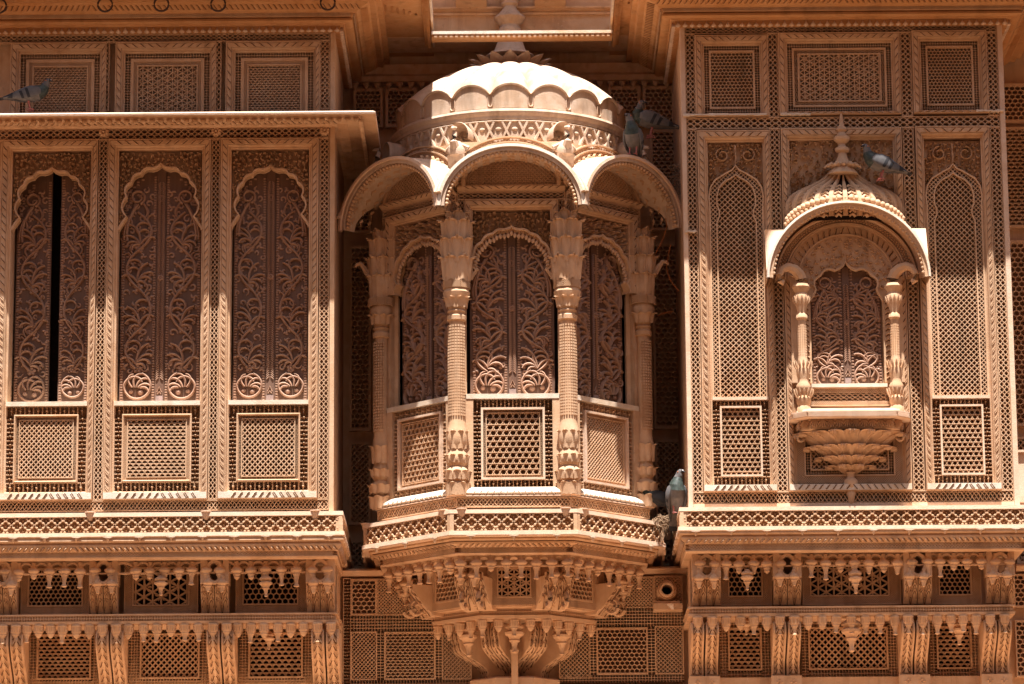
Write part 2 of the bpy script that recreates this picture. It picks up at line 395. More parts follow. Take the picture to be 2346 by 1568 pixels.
        for j in range(int(H/(p*.5))+2):
            for i in range(int(W/k)+2):
                u, v = u0+.5*W+(i-int(W/k/2)-.5*0)*k, v0+.5*H+(j-int(H/p)-.5*(i % 2))*p
                if u0+.2*p < u < u1-.2*p and v0+.2*p < v < v1-.2*p: pts.append((u, v))
        for c in pts:
            sg = np.array([[(c[0]+.06*p*math.cos(a), c[1]+.06*p*math.sin(a)), (c[0]+.2*p*math.cos(a), c[1]+.2*p*math.sin(a)), (c[0]+.36*p*math.cos(a), c[1]+.36*p*math.sin(a))] for a in np.arange(6)*math.pi/3])
            ribbons(mb, fr, sg, .14*p, w0, w1, taper=[.4, 1, .3])
    elif kind == 'chain':                    # two interlaced wave chains with paired studs, along the longer side
        vert = H >= W; Lg, Sh = (H, W) if vert else (W, H)
        n = max(1, round(Lg/p)); pp = Lg/n; bw = bw or .115*Sh
        t = np.linspace(0, Lg, 6*n+1); P = []
        for c in (.25, .75):
            for sg in (1, -1):
                P.append(np.stack([Sh*(c+sg*.235*np.sin(math.pi*t/pp)), t], -1))
        P = np.array(P); st = []
        for k in range(n+1):
            for c in ((.5,) if True else ()):
                if 0 < k < n: pass
            tt = (k+.5)*pp
            if k < n: st += [(.5*Sh-.1*Sh, tt-.04*Lg/n), (.5*Sh+.1*Sh, tt-.04*Lg/n)]
            if 0 < k < n: st += [(.12*Sh*.6, k*pp), (Sh-.12*Sh*.6, k*pp)]
        st = np.array(st)
        if not vert: P = P[..., ::-1]; st = st[:, ::-1]
        P = P+np.array([u0, v0]); st = st+np.array([u0, v0])
        ribbons(mb, fr, P[[0, 2]], bw, w0, w1, warp=warp); ribbons(mb, fr, P[[1, 3]], bw, w0, w1-.0015, warp=warp)
        stamp(mb, fr, BEAD[0]*np.array([1, 1, 1.5]), BEAD[1], np.c_[st, np.full(len(st), w1-.012)], bw*.62, warp=warp)
    elif kind == 'chain1':                   # one row of interlaced rounds with paired studs
        n = max(1, round(W/p)); pp = W/n; bw = bw or .10*H; t = np.linspace(0, W, 8*n+1)
        P = np.array([np.stack([u0+t, v0+H*(.5+sg*.44*np.sin(math.pi*t/pp))], -1) for sg in (1, -1)]); ribbons(mb, fr, P[:1], bw, w0, w1); ribbons(mb, fr, P[1:], bw, w0, w1-.0015)
        t2 = np.linspace(0, W, 8*n+1); P = np.array([np.stack([u0+t2, v0+H*(.5+sg*.44*np.cos(math.pi*t2/pp))], -1) for sg in (1, -1)]); ribbons(mb, fr, P, bw*.8, w0, w1-.003)
        st = [(u0+(k+.5)*pp+s_*.17*pp, v0+.40*H, w1-.014) for k in range(n) for s_ in (-1, 1)]; stamp(mb, fr, BEAD[0]*np.array([1, 1, 1.6]), BEAD[1], st, .075*H)
    elif kind == 'heart':                    # band of heart studs between thin bars and paired lobes
        vert = H >= W; Lg, Sh = (H, W) if vert else (W, H); n = max(1, round(Lg/p)); pp = Lg/n
        hs = []; lb = []; sg = []
        for k in range(n):
            t = (k+.5)*pp; hs.append((.5*Sh, t)); lb += [(.1*Sh, t-.5*pp), (.9*Sh, t-.5*pp), (.33*Sh, t-.5*pp), (.67*Sh, t-.5*pp)]
            sg += [[(0, t-.5*pp), (Sh, t-.5*pp)], [(0, t), (.3*Sh, t)], [(.7*Sh, t), (Sh, t)]]
        cv = lambda a: np.array(a, float) if vert else np.array(a, float)[..., ::-1]
        o = np.array([u0, v0]); hs, lb, sg = cv(hs)+o, cv(lb)+o, cv(sg)+o
        ribbons(mb, fr, sg, .10*Sh, w0, w1-.008)
        stamp(mb, fr, HEART[0]*np.array([1, 1, (w1-w0)/(.21*Sh)*1.0]), HEART[1], np.c_[hs, np.full(len(hs), w0)], .21*Sh)
        stamp(mb, fr, BEAD[0]*np.array([1, 1, 1.6]), BEAD[1], np.c_[lb, np.full(len(lb), w1-.014)], .10*Sh)
    elif kind == 'dots':                     # plate with small round holes: thick short mesh
        lattice(mb, fr, u0, u1, v0, v1, 'diag0', p, w0, w1, .46*p)
    elif kind == 'diag0':
        nx = max(1, round(W/p)); px = W/nx; ny = max(1, round(H/p)); py = H/ny; ang = math.atan2(py, px); pit = px*math.sin(ang)
        bw = bw or .4*p
        ribbons(mb, fr, lines_in_rect(u0, u1, v0, v1, ang, pit), bw, w0, w1); ribbons(mb, fr, lines_in_rect(u0, u1, v0, v1, -ang, pit), bw, w0, w1-.001)
def jali(parent, name, fr, u0, u1, v0, v1, kind, p, w0=-.045, w1=0.0, bw=None, e=0.006, mat='stone', we=None):
    mb = MB(); edge_bars(mb, fr, u0, u1, v0, v1, e, w0, (w1+.003) if we is None else we)
    lattice(mb, fr, u0+e, u1-e, v0+e, v1-e, kind, p, w0, w1, bw)
    return mb.build(name, mat, parent)

# ---------------------------------------------------------------- mouldings
TICK = np.array([(-.34, .02), (-.27, .12), (-.10, .30), (.03, .5), (.12, .72), (.30, .90), (.40, .92)])
FRAME_PROF = [(0, -.07), (0, .018), (.04, .024), (.12, .024), (.15, .018), (.20, .024), (.58, .022), (.64, .012), (.66, .018), (.72, .016), (.80, -.002), (.84, -.008), (.88, -.006), (1, -.012), (1, -.07)]
def frame_mould(parent, name, fr, o, wid, prof=FRAME_PROF, pitch=.047, s0=.21, s1=.60, mat='stone', ticks=True, th=.009, bottom_mat=None):
    """moulded rectangular frame: o = outer (u0,u1,v0,v1), wid = widths (left,right,bottom,top)"""
    u0, u1, v0, v1 = o; l, r, b, t = wid; mb = MB()
    X = np.array([[(u0+s*l, v0+s*b, h), (u1-s*r, v0+s*b, h), (u1-s*r, v1-s*t, h), (u0+s*l, v1-s*t, h)] for s, h in prof])
    for i, wd_ in enumerate((b, r, t, l)):
        if wd_ > .0005: grid_surf(mb, fr.T(X[:, [i, (i+1) % 4]]))
    if ticks:
        ss = np.array([p[0] for p in prof]); hh = np.array([p[1] for p in prof]); ss = ss+np.arange(len(ss))*1e-6
        for side in range(4):
            if wid[(0, 2, 1, 3)[side]] <= 0.001: continue
            horiz = side in (1, 3)
            a, bnd = (u0, u1) if horiz else (v0, v1)
            d = {0: l, 1: b, 2: r, 3: t}[side]
            n = max(2, int((bnd-a-1.2*d)/pitch)); st = a+.6*d+(np.arange(n)+.5)*(bnd-a-1.2*d)/n
            P = []
            for i, c in enumerate(st):
                sgn = (1 if c < (a+bnd)/2 else -1) if horiz else -1
                P.append(np.stack([c+sgn*TICK[:, 0]*pitch, s0+(s1-s0)*TICK[:, 1]], -1))
            P = np.array(P)
            def warp(Xl, side=side):
                t_, s, w_ = Xl[..., 0], Xl[..., 1], Xl[..., 2]; s = np.clip(s, 0, 1); h = np.interp(s, ss, hh)+w_
                if side == 0: q = np.stack([u0+s*l, t_, h], -1)
                elif side == 2: q = np.stack([u1-s*r, t_, h], -1)
                elif side == 1: q = np.stack([t_, v0+s*b, h], -1)
                else: q = np.stack([t_, v1-s*t, h], -1)
                return fr.T(q)
            P2 = P.copy(); sc = d                     # equalise the units so that ridge width is right
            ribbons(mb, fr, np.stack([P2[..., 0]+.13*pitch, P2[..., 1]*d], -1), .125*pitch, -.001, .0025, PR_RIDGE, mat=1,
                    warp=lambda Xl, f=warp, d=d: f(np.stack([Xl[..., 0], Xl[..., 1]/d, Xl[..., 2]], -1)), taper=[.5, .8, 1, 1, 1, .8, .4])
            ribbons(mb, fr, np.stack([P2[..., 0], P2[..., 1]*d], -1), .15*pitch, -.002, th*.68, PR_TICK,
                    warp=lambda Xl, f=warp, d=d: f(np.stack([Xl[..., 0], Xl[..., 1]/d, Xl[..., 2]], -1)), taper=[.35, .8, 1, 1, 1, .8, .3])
    return mb.build(name, [mat, 'groove_dark'], parent)
def path_off(path, a):
    path = np.array(path, float); n = len(path); out = []
    seg = path[1:]-path[:-1]; seg /= np.linalg.norm(seg, axis=1, keepdims=True); nr = np.stack([-seg[:, 1], seg[:, 0]], -1)
    for i in range(n):
        if i == 0: m = nr[0]
        elif i == n-1: m = nr[-1]
        else: m = (nr[i-1]+nr[i])/(1+np.dot(nr[i-1], nr[i]))
        out.append(path[i]+a*m)
    return np.array(out)
def sweep(mb, path, prof, mat=0):
    """path [(x, d)] left to right seen from the street; prof [(a out, z)] from bottom to top"""
    X = []
    for a, z in prof:
        p = path_off(path, a); X.append(np.stack([p[:, 0], -p[:, 1], np.full(len(p), z)], -1))
    X = np.array(X)
    for i in range(X.shape[1]-1): grid_surf(mb, X[:, i:i+2], mat=mat)
def path_ticks(mb, path, a0, z0, a1, z1, pitch, h=.007, wd=.3):
    """S ticks lying on the sloping band from (a0,z0) bottom to (a1,z1) top"""
    lo, hi = path_off(path, a0), path_off(path, a1)
    for i in range(len(path)-1):
        L = np.linalg.norm(lo[i+1]-lo[i]); n = int(L/pitch)
        if n < 1: continue
        dv = (lo[i+1]-lo[i])/L; nr = np.array([-dv[1], dv[0]])
        H = math.hypot(z1-z0, a1-a0)
        cs = (np.arange(n)+.5)*L/n
        P = np.array([np.stack([c+(1 if c < L/2 else -1)*TICK[:, 0]*pitch, TICK[:, 1]*H], -1) for c in cs])
        def warp(X):
            s = X[..., 1]/H; t = X[..., 0]; k = (a0+(a1-a0)*s); zz = z0+(z1-z0)*s
            base = lo[i]+0*k[..., None]; p = base+dv*t[..., None]+nr*(k-a0)[..., None]
            on = np.array([(z1-z0)/H, -(a1-a0)/H])     # outward normal in (a, z)
            p = p+nr*(X[..., 2]*on[0])[..., None]; zz = zz+X[..., 2]*on[1]
            return np.stack([p[..., 0], -p[..., 1], zz], -1)
        ribbons(mb, F0, P, wd*pitch, -.002, h, PR_TICK, warp=warp, taper=[.35, .8, 1, 1, 1, .8, .3])
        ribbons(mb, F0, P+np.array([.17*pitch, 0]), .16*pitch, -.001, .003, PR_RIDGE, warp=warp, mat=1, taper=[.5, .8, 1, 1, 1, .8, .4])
def seg_frames(path, a):
    """frame, length for every straight run of the path at offset a; u runs 0..L"""
    p = path_off(path, a); out = []
    for i in range(len(p)-1):
        dv = p[i+1]-p[i]; L = np.linalg.norm(dv); dv /= L
        out.append((Fr((p[i][0], -p[i][1], 0), math.atan2(-dv[1], dv[0])), L))
    return out
# cusped arch: list of cusps from the left springing to the tip (units of the half width)
CUSP = [(-.805, 0), (-.815, .50), (-.70, .88), (-.466, 1.10), (-.21, 1.22)]
def arch_pts(cx, a, z_imp, k=1.0, tip=1.38, spring=-.34, cusps=CUSP, sag=.22, m=6):
    pts = [(-1.0, spring), (-.97, spring*.72), (-.88, spring*.3)]
    for i in range(len(cusps)-1):
        p, q = np.array(cusps[i]), np.array(cusps[i+1]); dv = q-p; nn = np.array([-dv[1], dv[0]])
        for j in range(m):
            t = j/m; pts.append(tuple(p+dv*t+nn*sag*4*t*(1-t)))
    p = cusps[-1]; pts += [p, (p[0]*.55, p[1]+(tip-p[1])*.22), (p[0]*.2, p[1]+(tip-p[1])*.55), (0, tip)]
    full = pts+[(-x, z) for x, z in pts[-2::-1]]
    return np.array([(cx+x*a, z_imp+z*a*k) for x, z in full])
def scrolls(mb, fr, region, n_try, size, w0, w1, seed=3, mirror=None):
    """carved foliage: small spirals and leaf strokes scattered over a region test"""
    rg = random.Random(seed); placed = []; P5 = []; P9 = []
    (u0, u1, v0, v1), ok = region
    for _ in range(n_try):
        c = (rg.uniform(u0, u1), rg.uniform(v0, v1)); s = size*rg.uniform(.65, 1.2)
        if any((c[0]-x)**2+(c[1]-y)**2 < (.47*(s+q))**2 for x, y, q in placed): continue
        ring = [(c[0]+.45*s*math.cos(a), c[1]+.45*s*math.sin(a)) for a in np.arange(8)*math.pi/4]
        if not ok(np.array([c]+ring)).all(): continue
        placed.append((c[0], c[1], s)); a0 = rg.uniform(0, 6.28); sg = rg.choice((-1, 1))
        if rg.random() < .6:
            t = np.linspace(0, 1, 9); r = s*(.46-.36*t)
            P9.append(np.stack([c[0]+r*np.cos(a0+sg*t*5.6), c[1]+r*np.sin(a0+sg*t*5.6)], -1))
        else:
            for k in range(3):
                a = a0+k*2.1; t = np.linspace(0, 1, 5); b = a+sg*t*1.1
                P5.append(np.stack([c[0]+s*.48*t*np.cos(b), c[1]+s*.48*t*np.sin(b)], -1))
    if P9: ribbons(mb, fr, np.array(P9), .25*size, w0, w1, PR_ROUND, taper=[.5, .8, 1, 1, 1, .95, .9, .9, 1.0])
    if P5: ribbons(mb, fr, np.array(P5), .27*size, w0, w1, PR_ROUND, taper=[.7, 1, 1.1, .9, .3])
    return len(placed)

def stuff(o): o['kind'] = 'stuff'; return o
def piece_mesh(pts, w0, w1, mat, name):
    """flat carved drop as a little solid, origin at its top middle"""
    mb = MB(); prism(mb, F0, pts, w0, w1); return mb.mesh(name, mat, smooth=False)
def ball_mesh(r, mat, name):
    mb = MB(); lathe(mb, (0, 0, 0), [(r*math.cos(a), r*math.sin(a)) for a in np.linspace(-1.45, 1.45, 6)], 9); return mb.mesh(name, mat)

# ================================================================ carved wooden shutters
def hook(p0, ang, ln, curl, k=9, pw=1.6):
    t = np.linspace(0, 1, k); a = ang+curl*t**pw; st = ln/(k-1)
    x = p0[0]+np.concatenate([[0], np.cumsum(np.cos(a[:-1])*st)]); y = p0[1]+np.concatenate([[0], np.cumsum(np.sin(a[:-1])*st)])
    return np.stack([x, y], -1)
def leaf_relief(fr, c, w, zb, H, s, wb, seed, dense=True):
    """vine scroll carved on one leaf; s=+1: meeting stile on the right"""
    rg = random.Random(seed); mb = MB(); k = w/.235; hz = H/1.44; F_ = Fr(fr.T([[c, zb, 0]])[0], fr.phi)
    P9 = []; W9 = []; balls = []
    def add(pts, wd): P9.append(pts); W9.append(wd)
    nodes = [.205, .45, .715, .96, 1.19]
    for i in range(4):
        z0, z1 = nodes[i]*hz, nodes[i+1]*hz; sg = -1 if i % 2 == 0 else 1
        t = np.linspace(0, 1, 9); x = sg*.34*np.sin(math.pi*t)**.85+.04*(1-2*t)*sg
        add(np.stack([x*w, z0+(z1-z0)*t], -1), .015*k)
        m = -sg; b = (-.04*m*w, z0+.02*hz)
        for a, ln, cu in ((math.pi/2+.1*sg, .17, -1.5*m), (math.pi/2-.45*m, .15, -1.9*m), (math.pi/2-.9*m, .12, -2.4*m), (math.pi/2+.55*m, .13, 2.0*m), (math.pi/2-1.35*m, .085, -2.6*m)):
            add(hook((b[0]+rg.uniform(-.1, .1)*.1*w, b[1]+rg.uniform(0, .02)), a+rg.uniform(-.12, .12), ln*k*.98, cu), .0135*k)
        for zf_, a_, l_ in ((.25, 1.9, .075), (.62, 1.3, .07), (.86, 1.75, .065)):
            xx = sg*.34*w*math.sin(math.pi*zf_)**.85
            add(hook((xx, z0+(z1-z0)*zf_), math.pi/2+sg*(-.7 if a_ > 1.6 else .75), l_*k*1.25, sg*(-2.3 if a_ < 1.6 else 2.3)), .0115*k)
        # curling twig on the concave side above
        add(hook((sg*.30*w*math.sin(math.pi*.66), z0+(z1-z0)*.66), math.pi/2-1.0*sg*-1, .15*k, 3.4*sg*1.0, pw=1.1), .012*k)
        add(hook((sg*.30*w, z0+(z1-z0)*.42), math.pi/2+.5*-sg*-1, .10*k, 2.6*sg, pw=1.0), .011*k)
        balls.append((m*.30*w, z0+.04*hz, .0125*k)); balls.append((-m*.20*w+.04*w, z1-.035*hz, .010*k))
    # big bottom scroll
    t = np.linspace(0, 1, 26); r = (.37-.2*np.clip(t-.62, 0, 1)/.38)*w; a = R(70)-s*0+t*R(-395)
    cx, cz = 0.0, .098*hz
    P = np.stack([cx+r*np.cos(a), cz+r*np.sin(a)*1.04*(.098*hz/(.098)) if False else cz+r*np.sin(a)], -1)
    big = P
    for x, z, q in ((-.17, -.034, .016), (.10, -.040, .020), (.22, .004, .012)): balls.append((x*w, cz+z*hz, q*k))
    for q_, (a, ln, cu) in enumerate(((2.3, .115, -2.6), (1.75, .13, -2.4), (1.2, .125, -2.3), (.7, .10, -2.2), (.2, .07, -2.0))): add(hook((-.13*w+q_*.012*k, cz-.012*k), a, ln*k, cu), .013*k)
    # low filler leaves between the stems
    zone = scrolls(mb, F_, ((-.40*w, .40*w, .19*hz, 1.34*hz), lambda p: np.ones(p.shape[:-1], bool)), 900, .062*k, wb-.002, wb+.012*k, seed=seed+40)
    # crown: ring scroll with a long sweeping stem
    t = np.linspace(0, 1, 26); r2 = .21*w*(1-.45*t); a = -1.2+t*R(430)
    cx2, cz2 = -.06*w, 1.285*hz
    ring = np.stack([cx2+r2*np.cos(a), cz2+r2*np.sin(a)], -1)
    add(hook((cx2-.02*w, cz2-.2*w), -2.05, .26*k, .75), .018*k); add(hook((cx2+.03*w, cz2-.19*w), -2.2, .27*k, .85), .014*k)
    add(hook((cx2+.15*w, cz2-.15*w), -.95, .11*k, -1.2), .012*k); add(hook((-.36*w, cz2-.12*hz), -.6, .08*k, -1.6), .012*k)
    def tr(p): p = np.array(p, float); return np.stack([c+s*p[..., 0], zb+p[..., 1]], -1)
    tp = [.7, .95, 1.05, 1.1, 1.1, 1.05, 1, .9, .8]
    ribbons(mb, fr, tr(np.array(P9)), np.array(W9)*1.28, wb, wb+.024*k, PR_ROUND, taper=tp)
    ribbons(mb, fr, tr(np.array([big, ring])), .018*k, wb, wb+.024*k, PR_ROUND)
    bl = np.array([(c+s*x, zb+z, wb) for x, z, q in balls]); stamp(mb, fr, BALL[0], BALL[1], bl, np.array([q for *_, q in balls]))
    for z in nodes[:4]: flower(mb, fr, tr((0.0, z*hz)), .033*k, wb, .013*k)
    return mb
def shutter(parent, fr, c, w, zb, H, s, wb, arch=None, seed=5, label=None, bead=.0165):
    mb = MB(); box(mb, fr, c-w/2, c+w/2, zb, zb+H, wb-.03, wb)
    o = mb.build('shutter', 'wood', parent, label=label)
    leaf_relief(fr, c, w, zb, H*.965, s, wb, seed).build('vine_carving', 'worn_relief', o)
    n = int(H/bead); zz = zb+(np.arange(n)+.5)*bead
    if arch is not None:
        poly = np.vstack([arch, [arch[-1][0], zb-1], [arch[0][0], zb-1]]); xs = []
        for z in zz:
            for dx in (.014, .026, .040, .055, .075, .1, .13):      # follow the arch inwards
                x = c-s*(w/2-dx)
                if inside(poly, np.array([(x-s*.012, z)]))[0]: xs.append((x, z)); break
        xi = c+s*(w/2-.014); rows = [xs, [(xi, z) for z in zz if inside(poly, np.array([(xi, z+.02)]))[0]]]
    else: rows = [[(c-s*(w/2-.014), z) for z in zz], [(c+s*(w/2-.014), z) for z in zz]]
    for rw_ in rows:
        mb = MB(); rw_ = np.array(rw_); stamp(mb, fr, STUD[0]*np.array([1.25, .78, .9]), STUD[1], np.c_[rw_, np.full(len(rw_), wb)], .0078); stuff(mb.build('bead_border', 'worn_relief', o))
    return o
def meeting_post(parent, fr, c, w, zb, H, wb):
    mb = MB(); box(mb, fr, c-w/2, c+w/2, zb, zb+H, wb-.005, wb+.014)
    o = mb.build('meeting_post', 'wood', parent)
    mb = MB(); n = int((H-.24)/.0135); zz = zb+.14+np.arange(n)*.0135
    P = np.array([[(c+sg*w*.08, z+.009), (c+sg*w*.26, z+.002), (c+sg*w*.42, z-.008)] for z in zz for sg in (-1, 1)])
    ribbons(mb, fr, P, .0085, wb+.013, wb+.023, PR_ROUND, taper=[.6, 1, .6])
    flower(mb, fr, (c, zb+H*.52), w*.42, wb+.014, .014, 6)
    for z, sg in ((zb+.055, 1), (zb+H-.2, -1)):
        ribbons(mb, fr, np.array([[(c-.014, z), (c, z+.035*sg), (c+.014, z)], [(c-.012, z-.012), (c, z+.005), (c+.012, z-.012)]]), .008, wb+.013, wb+.022, PR_ROUND)
    mb.build('chevron_carving', 'worn_relief', o)
    mb = MB(); box(mb, fr, c-w*.42, c+w*.42, zb+.002, zb+.034, wb+.0145, wb+.018); mb.build('metal_plate', 'zinc', o)
    return o

# ================================================================ pendants (shared meshes, origin at the top)
def mesh_of(fn, name, mat='stone'):
    mb = MB(); fn(mb); return mb.mesh(name, mat)
def rib_ticks(mb, r, z, n, h, ln, ph=0):
    for k in range(n):
        a = 2*math.pi*(k+ph)/n; fr = Fr((r*math.sin(a), -r*math.cos(a), 0), a)
        box(mb, fr, -.0025, .0025, z-ln, z, -.004, h)
PEN_TOP = [(.013, -.0), (.0145, -.006), (.0125, -.016), (.0135, -.026), (.019, -.032), (.034, -.045), (.0375, -.054), (.036, -.061), (.027, -.067), (.022, -.074), (.0235, -.081), (.019, -.086)]
def pen_long(mb):
    lathe(mb, (0, 0, 0), [(r, z) for r, z in reversed(PEN_TOP+[(.0165, -.094), (.0125, -.112), (.0105, -.132), (.013, -.140), (.018, -.147), (.018, -.153), (.006, -.157)])], 12)
    rib_ticks(mb, .033, -.047, 8, .004, .012)
def pen_short(mb):
    lathe(mb, (0, 0, 0), [(r, z) for r, z in reversed(PEN_TOP+[(.017, -.094), (.019, -.098), (.010, -.106), (.003, -.112)])], 12)
    rib_ticks(mb, .033, -.047, 8, .004, .012)
def pen_mid(mb):
    lathe(mb, (0, 0, 0), [(r, z) for r, z in reversed(PEN_TOP+[(.0165, -.094), (.0125, -.108), (.0115, -.118), (.004, -.124)])], 12)
    rib_ticks(mb, .033, -.047, 8, .004, .012)
CUP = [(.030, 0), (.0335, -.006), (.0335, -.012), (.030, -.016), (.0265, -.052), (.023, -.056), (.0235, -.064), (.019, -.068)]
def cup_long(mb):
    lathe(mb, (0, 0, 0), [(r, z) for r, z in reversed(CUP+[(.016, -.078), (.0115, -.098), (.0125, -.104), (.017, -.112), (.005, -.117)])], 12)
    rib_ticks(mb, .0275, -.018, 10, .004, .03)
def cup_short(mb):
    lathe(mb, (0, 0, 0), [(r, z) for r, z in reversed(CUP+[(.017, -.074), (.012, -.082), (.003, -.088)])], 12)
    rib_ticks(mb, .0275, -.018, 10, .004, .03)
def pen_big(mb):
    lathe(mb, (0, 0, 0), [(r, z) for r, z in reversed([(.02, 0), (.03, -.02), (.055, -.035), (.06, -.05), (.05, -.058), (.04, -.07), (.062, -.085), (.058, -.1), (.04, -.112), (.03, -.13), (.034, -.14), (.02, -.155), (.014, -.185), (.013, -.205), (.018, -.215), (.004, -.225)])], 14, 8, .08)
PEN = {k: mesh_of(f, 'pendant_'+n) for k, n, f in (('L', 'long', pen_long), ('S', 'short', pen_short), ('M', 'mid', pen_mid), ('CL', 'cup_long', cup_long), ('CS', 'cup_short', cup_short), ('B', 'big', pen_big))}
def hang(parent, kind, x, d, z, sc=1.0, name='pendant'):
    o = inst(name, PEN[kind], parent, (x, -d, z), 0, (sc*rng.uniform(.93, 1.05), sc, sc*rng.uniform(.90, 1.06))); o.rotation_euler = (rng.uniform(-.04, .04), rng.uniform(-.045, .045), rng.uniform(0, 6))
    return o
def swags(mb, fr, us, z, w_, sag=.02):
    """scalloped stone string that ties the pendants together"""
    P = []
    for a, b in zip(us[:-1], us[1:]):
        t = np.linspace(0, 1, 7); P.append(np.stack([a+(b-a)*t, z-sag*4*t*(1-t)*.35], -1))
    ribbons(mb, fr, np.array(P), .012, w_-.012, w_+.006)
    P = []
    for a, b in zip(us[:-1], us[1:]):
        t = np.linspace(0, math.pi, 9); P.append(np.stack([(a+b)/2-(b-a)*.42*np.cos(t), z+.018+.040*np.sin(t)], -1))
    ribbons(mb, fr, np.array(P), .016, w_-.012, w_+.004)
def corbel(parent, fr, c, w, z1, z0, d_back, d_front, name='corbel'):
    """leaf-carved block of two halves that steps in towards the wall"""
    H = z1-z0; mb = MB()
    pr = [(d_back, z1), (d_back, z0), (d_back+.35*(d_front-d_back), z0), (d_back+.42*(d_front-d_back), z0+.12*H), (d_back+.62*(d_front-d_back), z0+.28*H), (d_back+.80*(d_front-d_back), z0+.55*H), (d_front-.005, z0+.80*H), (d_front, z1)]
    yy = np.array([p[1] for p in pr[2:]]); ww = np.array([p[0] for p in pr[2:]])
    for sg in (-1, 1):
        mb = MB(); side_extrude(mb, fr, pr[::-1], c+sg*w*.25-w*.235, c+sg*w*.25+w*.235); P = []
        for r_ in range(4):
            zc = z0+H*(.16+.24*r_)
            for m in (-1, 1):
                u = c+sg*w*.25; P.append(np.array([(u+m*.01*w, zc-.02), (u+m*.06*w, zc+.035), (u+m*.13*w, zc+.055), (u+m*.19*w, zc+.04), (u+m*.20*w, zc+.012)]))
        warp = lambda X: fr.T(np.stack([X[..., 0], X[..., 1], np.interp(X[..., 1], yy, ww)+X[..., 2]], -1))
        ribbons(mb, F0, np.array(P), .013, -.004, .014, PR_TICK, warp=warp, taper=[.5, 1, 1, 1, .5])
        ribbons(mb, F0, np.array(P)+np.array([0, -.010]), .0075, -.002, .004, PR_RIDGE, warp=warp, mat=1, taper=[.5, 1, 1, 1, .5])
        mb.build(name, ['stone', 'groove_dark'], parent)
def s_bracket(parent, fr, c, w, z1, z0, d1, d0, name='bracket', t0=.22, t1=.62):
    """S-curved console of two halves: top out at d1, foot back at d0"""
    H = z1-z0; n = 22; t = np.linspace(0, 1, n); sm = t*t*(3-2*t); tt = np.clip((t-t0)/t1, 0, 1); sm = tt*tt*(3-2*tt)
    front = d1+.018*np.sin(math.pi*np.clip(t/.34, 0, 1))-(d1-d0)*sm; zz = z1-H*t
    pr = [(front[i], zz[i]) for i in range(n)]+[(d0-.12, z0), (d0-.12, z1)]
    for sg in (-1, 1):
        mb = MB(); side_extrude(mb, fr, pr, c+sg*w*.255-w*.225, c+sg*w*.255+w*.225)
        # raised centre rib and leaf ticks on each half
        rib = np.array([(c+sg*w*.255, zz[i]) for i in range(1, n-1)])
        wp = lambda X: fr.T(np.stack([X[..., 0], X[..., 1], np.interp(-X[..., 1], -zz, front)+X[..., 2]], -1))
        ribbons(mb, F0, rib[None], w*.16, -.003, .012, PR_ROUND, warp=wp)
        for m in (-1, 1):
            rb = rib.copy(); rb[:, 0] += m*w*.18; ribbons(mb, F0, rb[None], w*.055, -.003, .008, PR_ROUND, warp=wp)
        P = []
        for k in range(9):
            zc = z1-H*(.08+.1*k)
            for m in (-1, 1): P.append(np.array([(c+sg*w*.255+m*w*.03, zc+.012), (c+sg*w*.255+m*w*.08, zc), (c+sg*w*.255+m*w*.13, zc-.016)]))
        ribbons(mb, F0, np.array(P), .009, 0, .014, PR_TICK, warp=wp)
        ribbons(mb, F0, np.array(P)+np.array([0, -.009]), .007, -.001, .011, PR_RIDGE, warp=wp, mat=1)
        mb.build(name, ['stone', 'groove_dark'], parent)
FLEUR = [None]
def fleurs(parent, path, a, z, pitch, s=.020):
    """little pointed drops under the base lip"""
    if FLEUR[0] is None: FLEUR[0] = piece_mesh([(-1.5*s, 0), (-.35*s, -.55*s), (-.35*s, -1.1*s), (0, -1.7*s), (.35*s, -1.1*s), (.35*s, -.55*s), (1.5*s, 0)], -.012, .003, 'pale', 'pointed_drop')
    for fr, L in seg_frames(path, a):
        n = max(1, int(L/pitch)); us = (np.arange(n)+.5)*L/n
        for u in us:
            if L < 3 or u > L-2.75: inst('pointed_drop', FLEUR[0], parent, tuple(fr.T([[u, z, 0]])[0]), fr.phi, (rng.uniform(.9, 1.1), 1, rng.uniform(.85, 1.1)))
def lamp_cup(parent, x, d, z):
    """small stone lamp cup on the ledge"""
    mb = MB(); lathe(mb, (x, -d, z), [(.008, -.05), (.020, -.036), (.026, -.004), (.033, .0), (.033, .006), (.024, .006), (.018, -.008), (.002, -.010)], 12)
    return mb.build('lamp_cup', 'pale', parent)

# ================================================================ ground
mb = MB(); mb.add([(-120, -140, 0), (120, -140, 0), (120, 6, 0), (-120, 6, 0)], [(0, 1, 2, 3)])
g = mb.build('ground', 'ground'); g['kind'] = 'structure'; g['label'] = 'sandy stone street below the carved facade'

# the houses across the lane (behind the photographer): they close off the low sky
mb = MB()
for x0, x1, h, dy in ((-60, -22, 22, 0), (-22, -4, 26, 1.5), (-4, 17, 23, .6), (17, 60, 25, 2)): box(mb, F0, x0, x1, 0, h, 27+dy, 38)
g = mb.build('opposite_houses', 'stone'); g['kind'] = 'structure'; g['label'] = 'sandstone house fronts across the lane'
WALL = -1.25; WALL2 = -.72                      # deep recess wall, lower storey wall
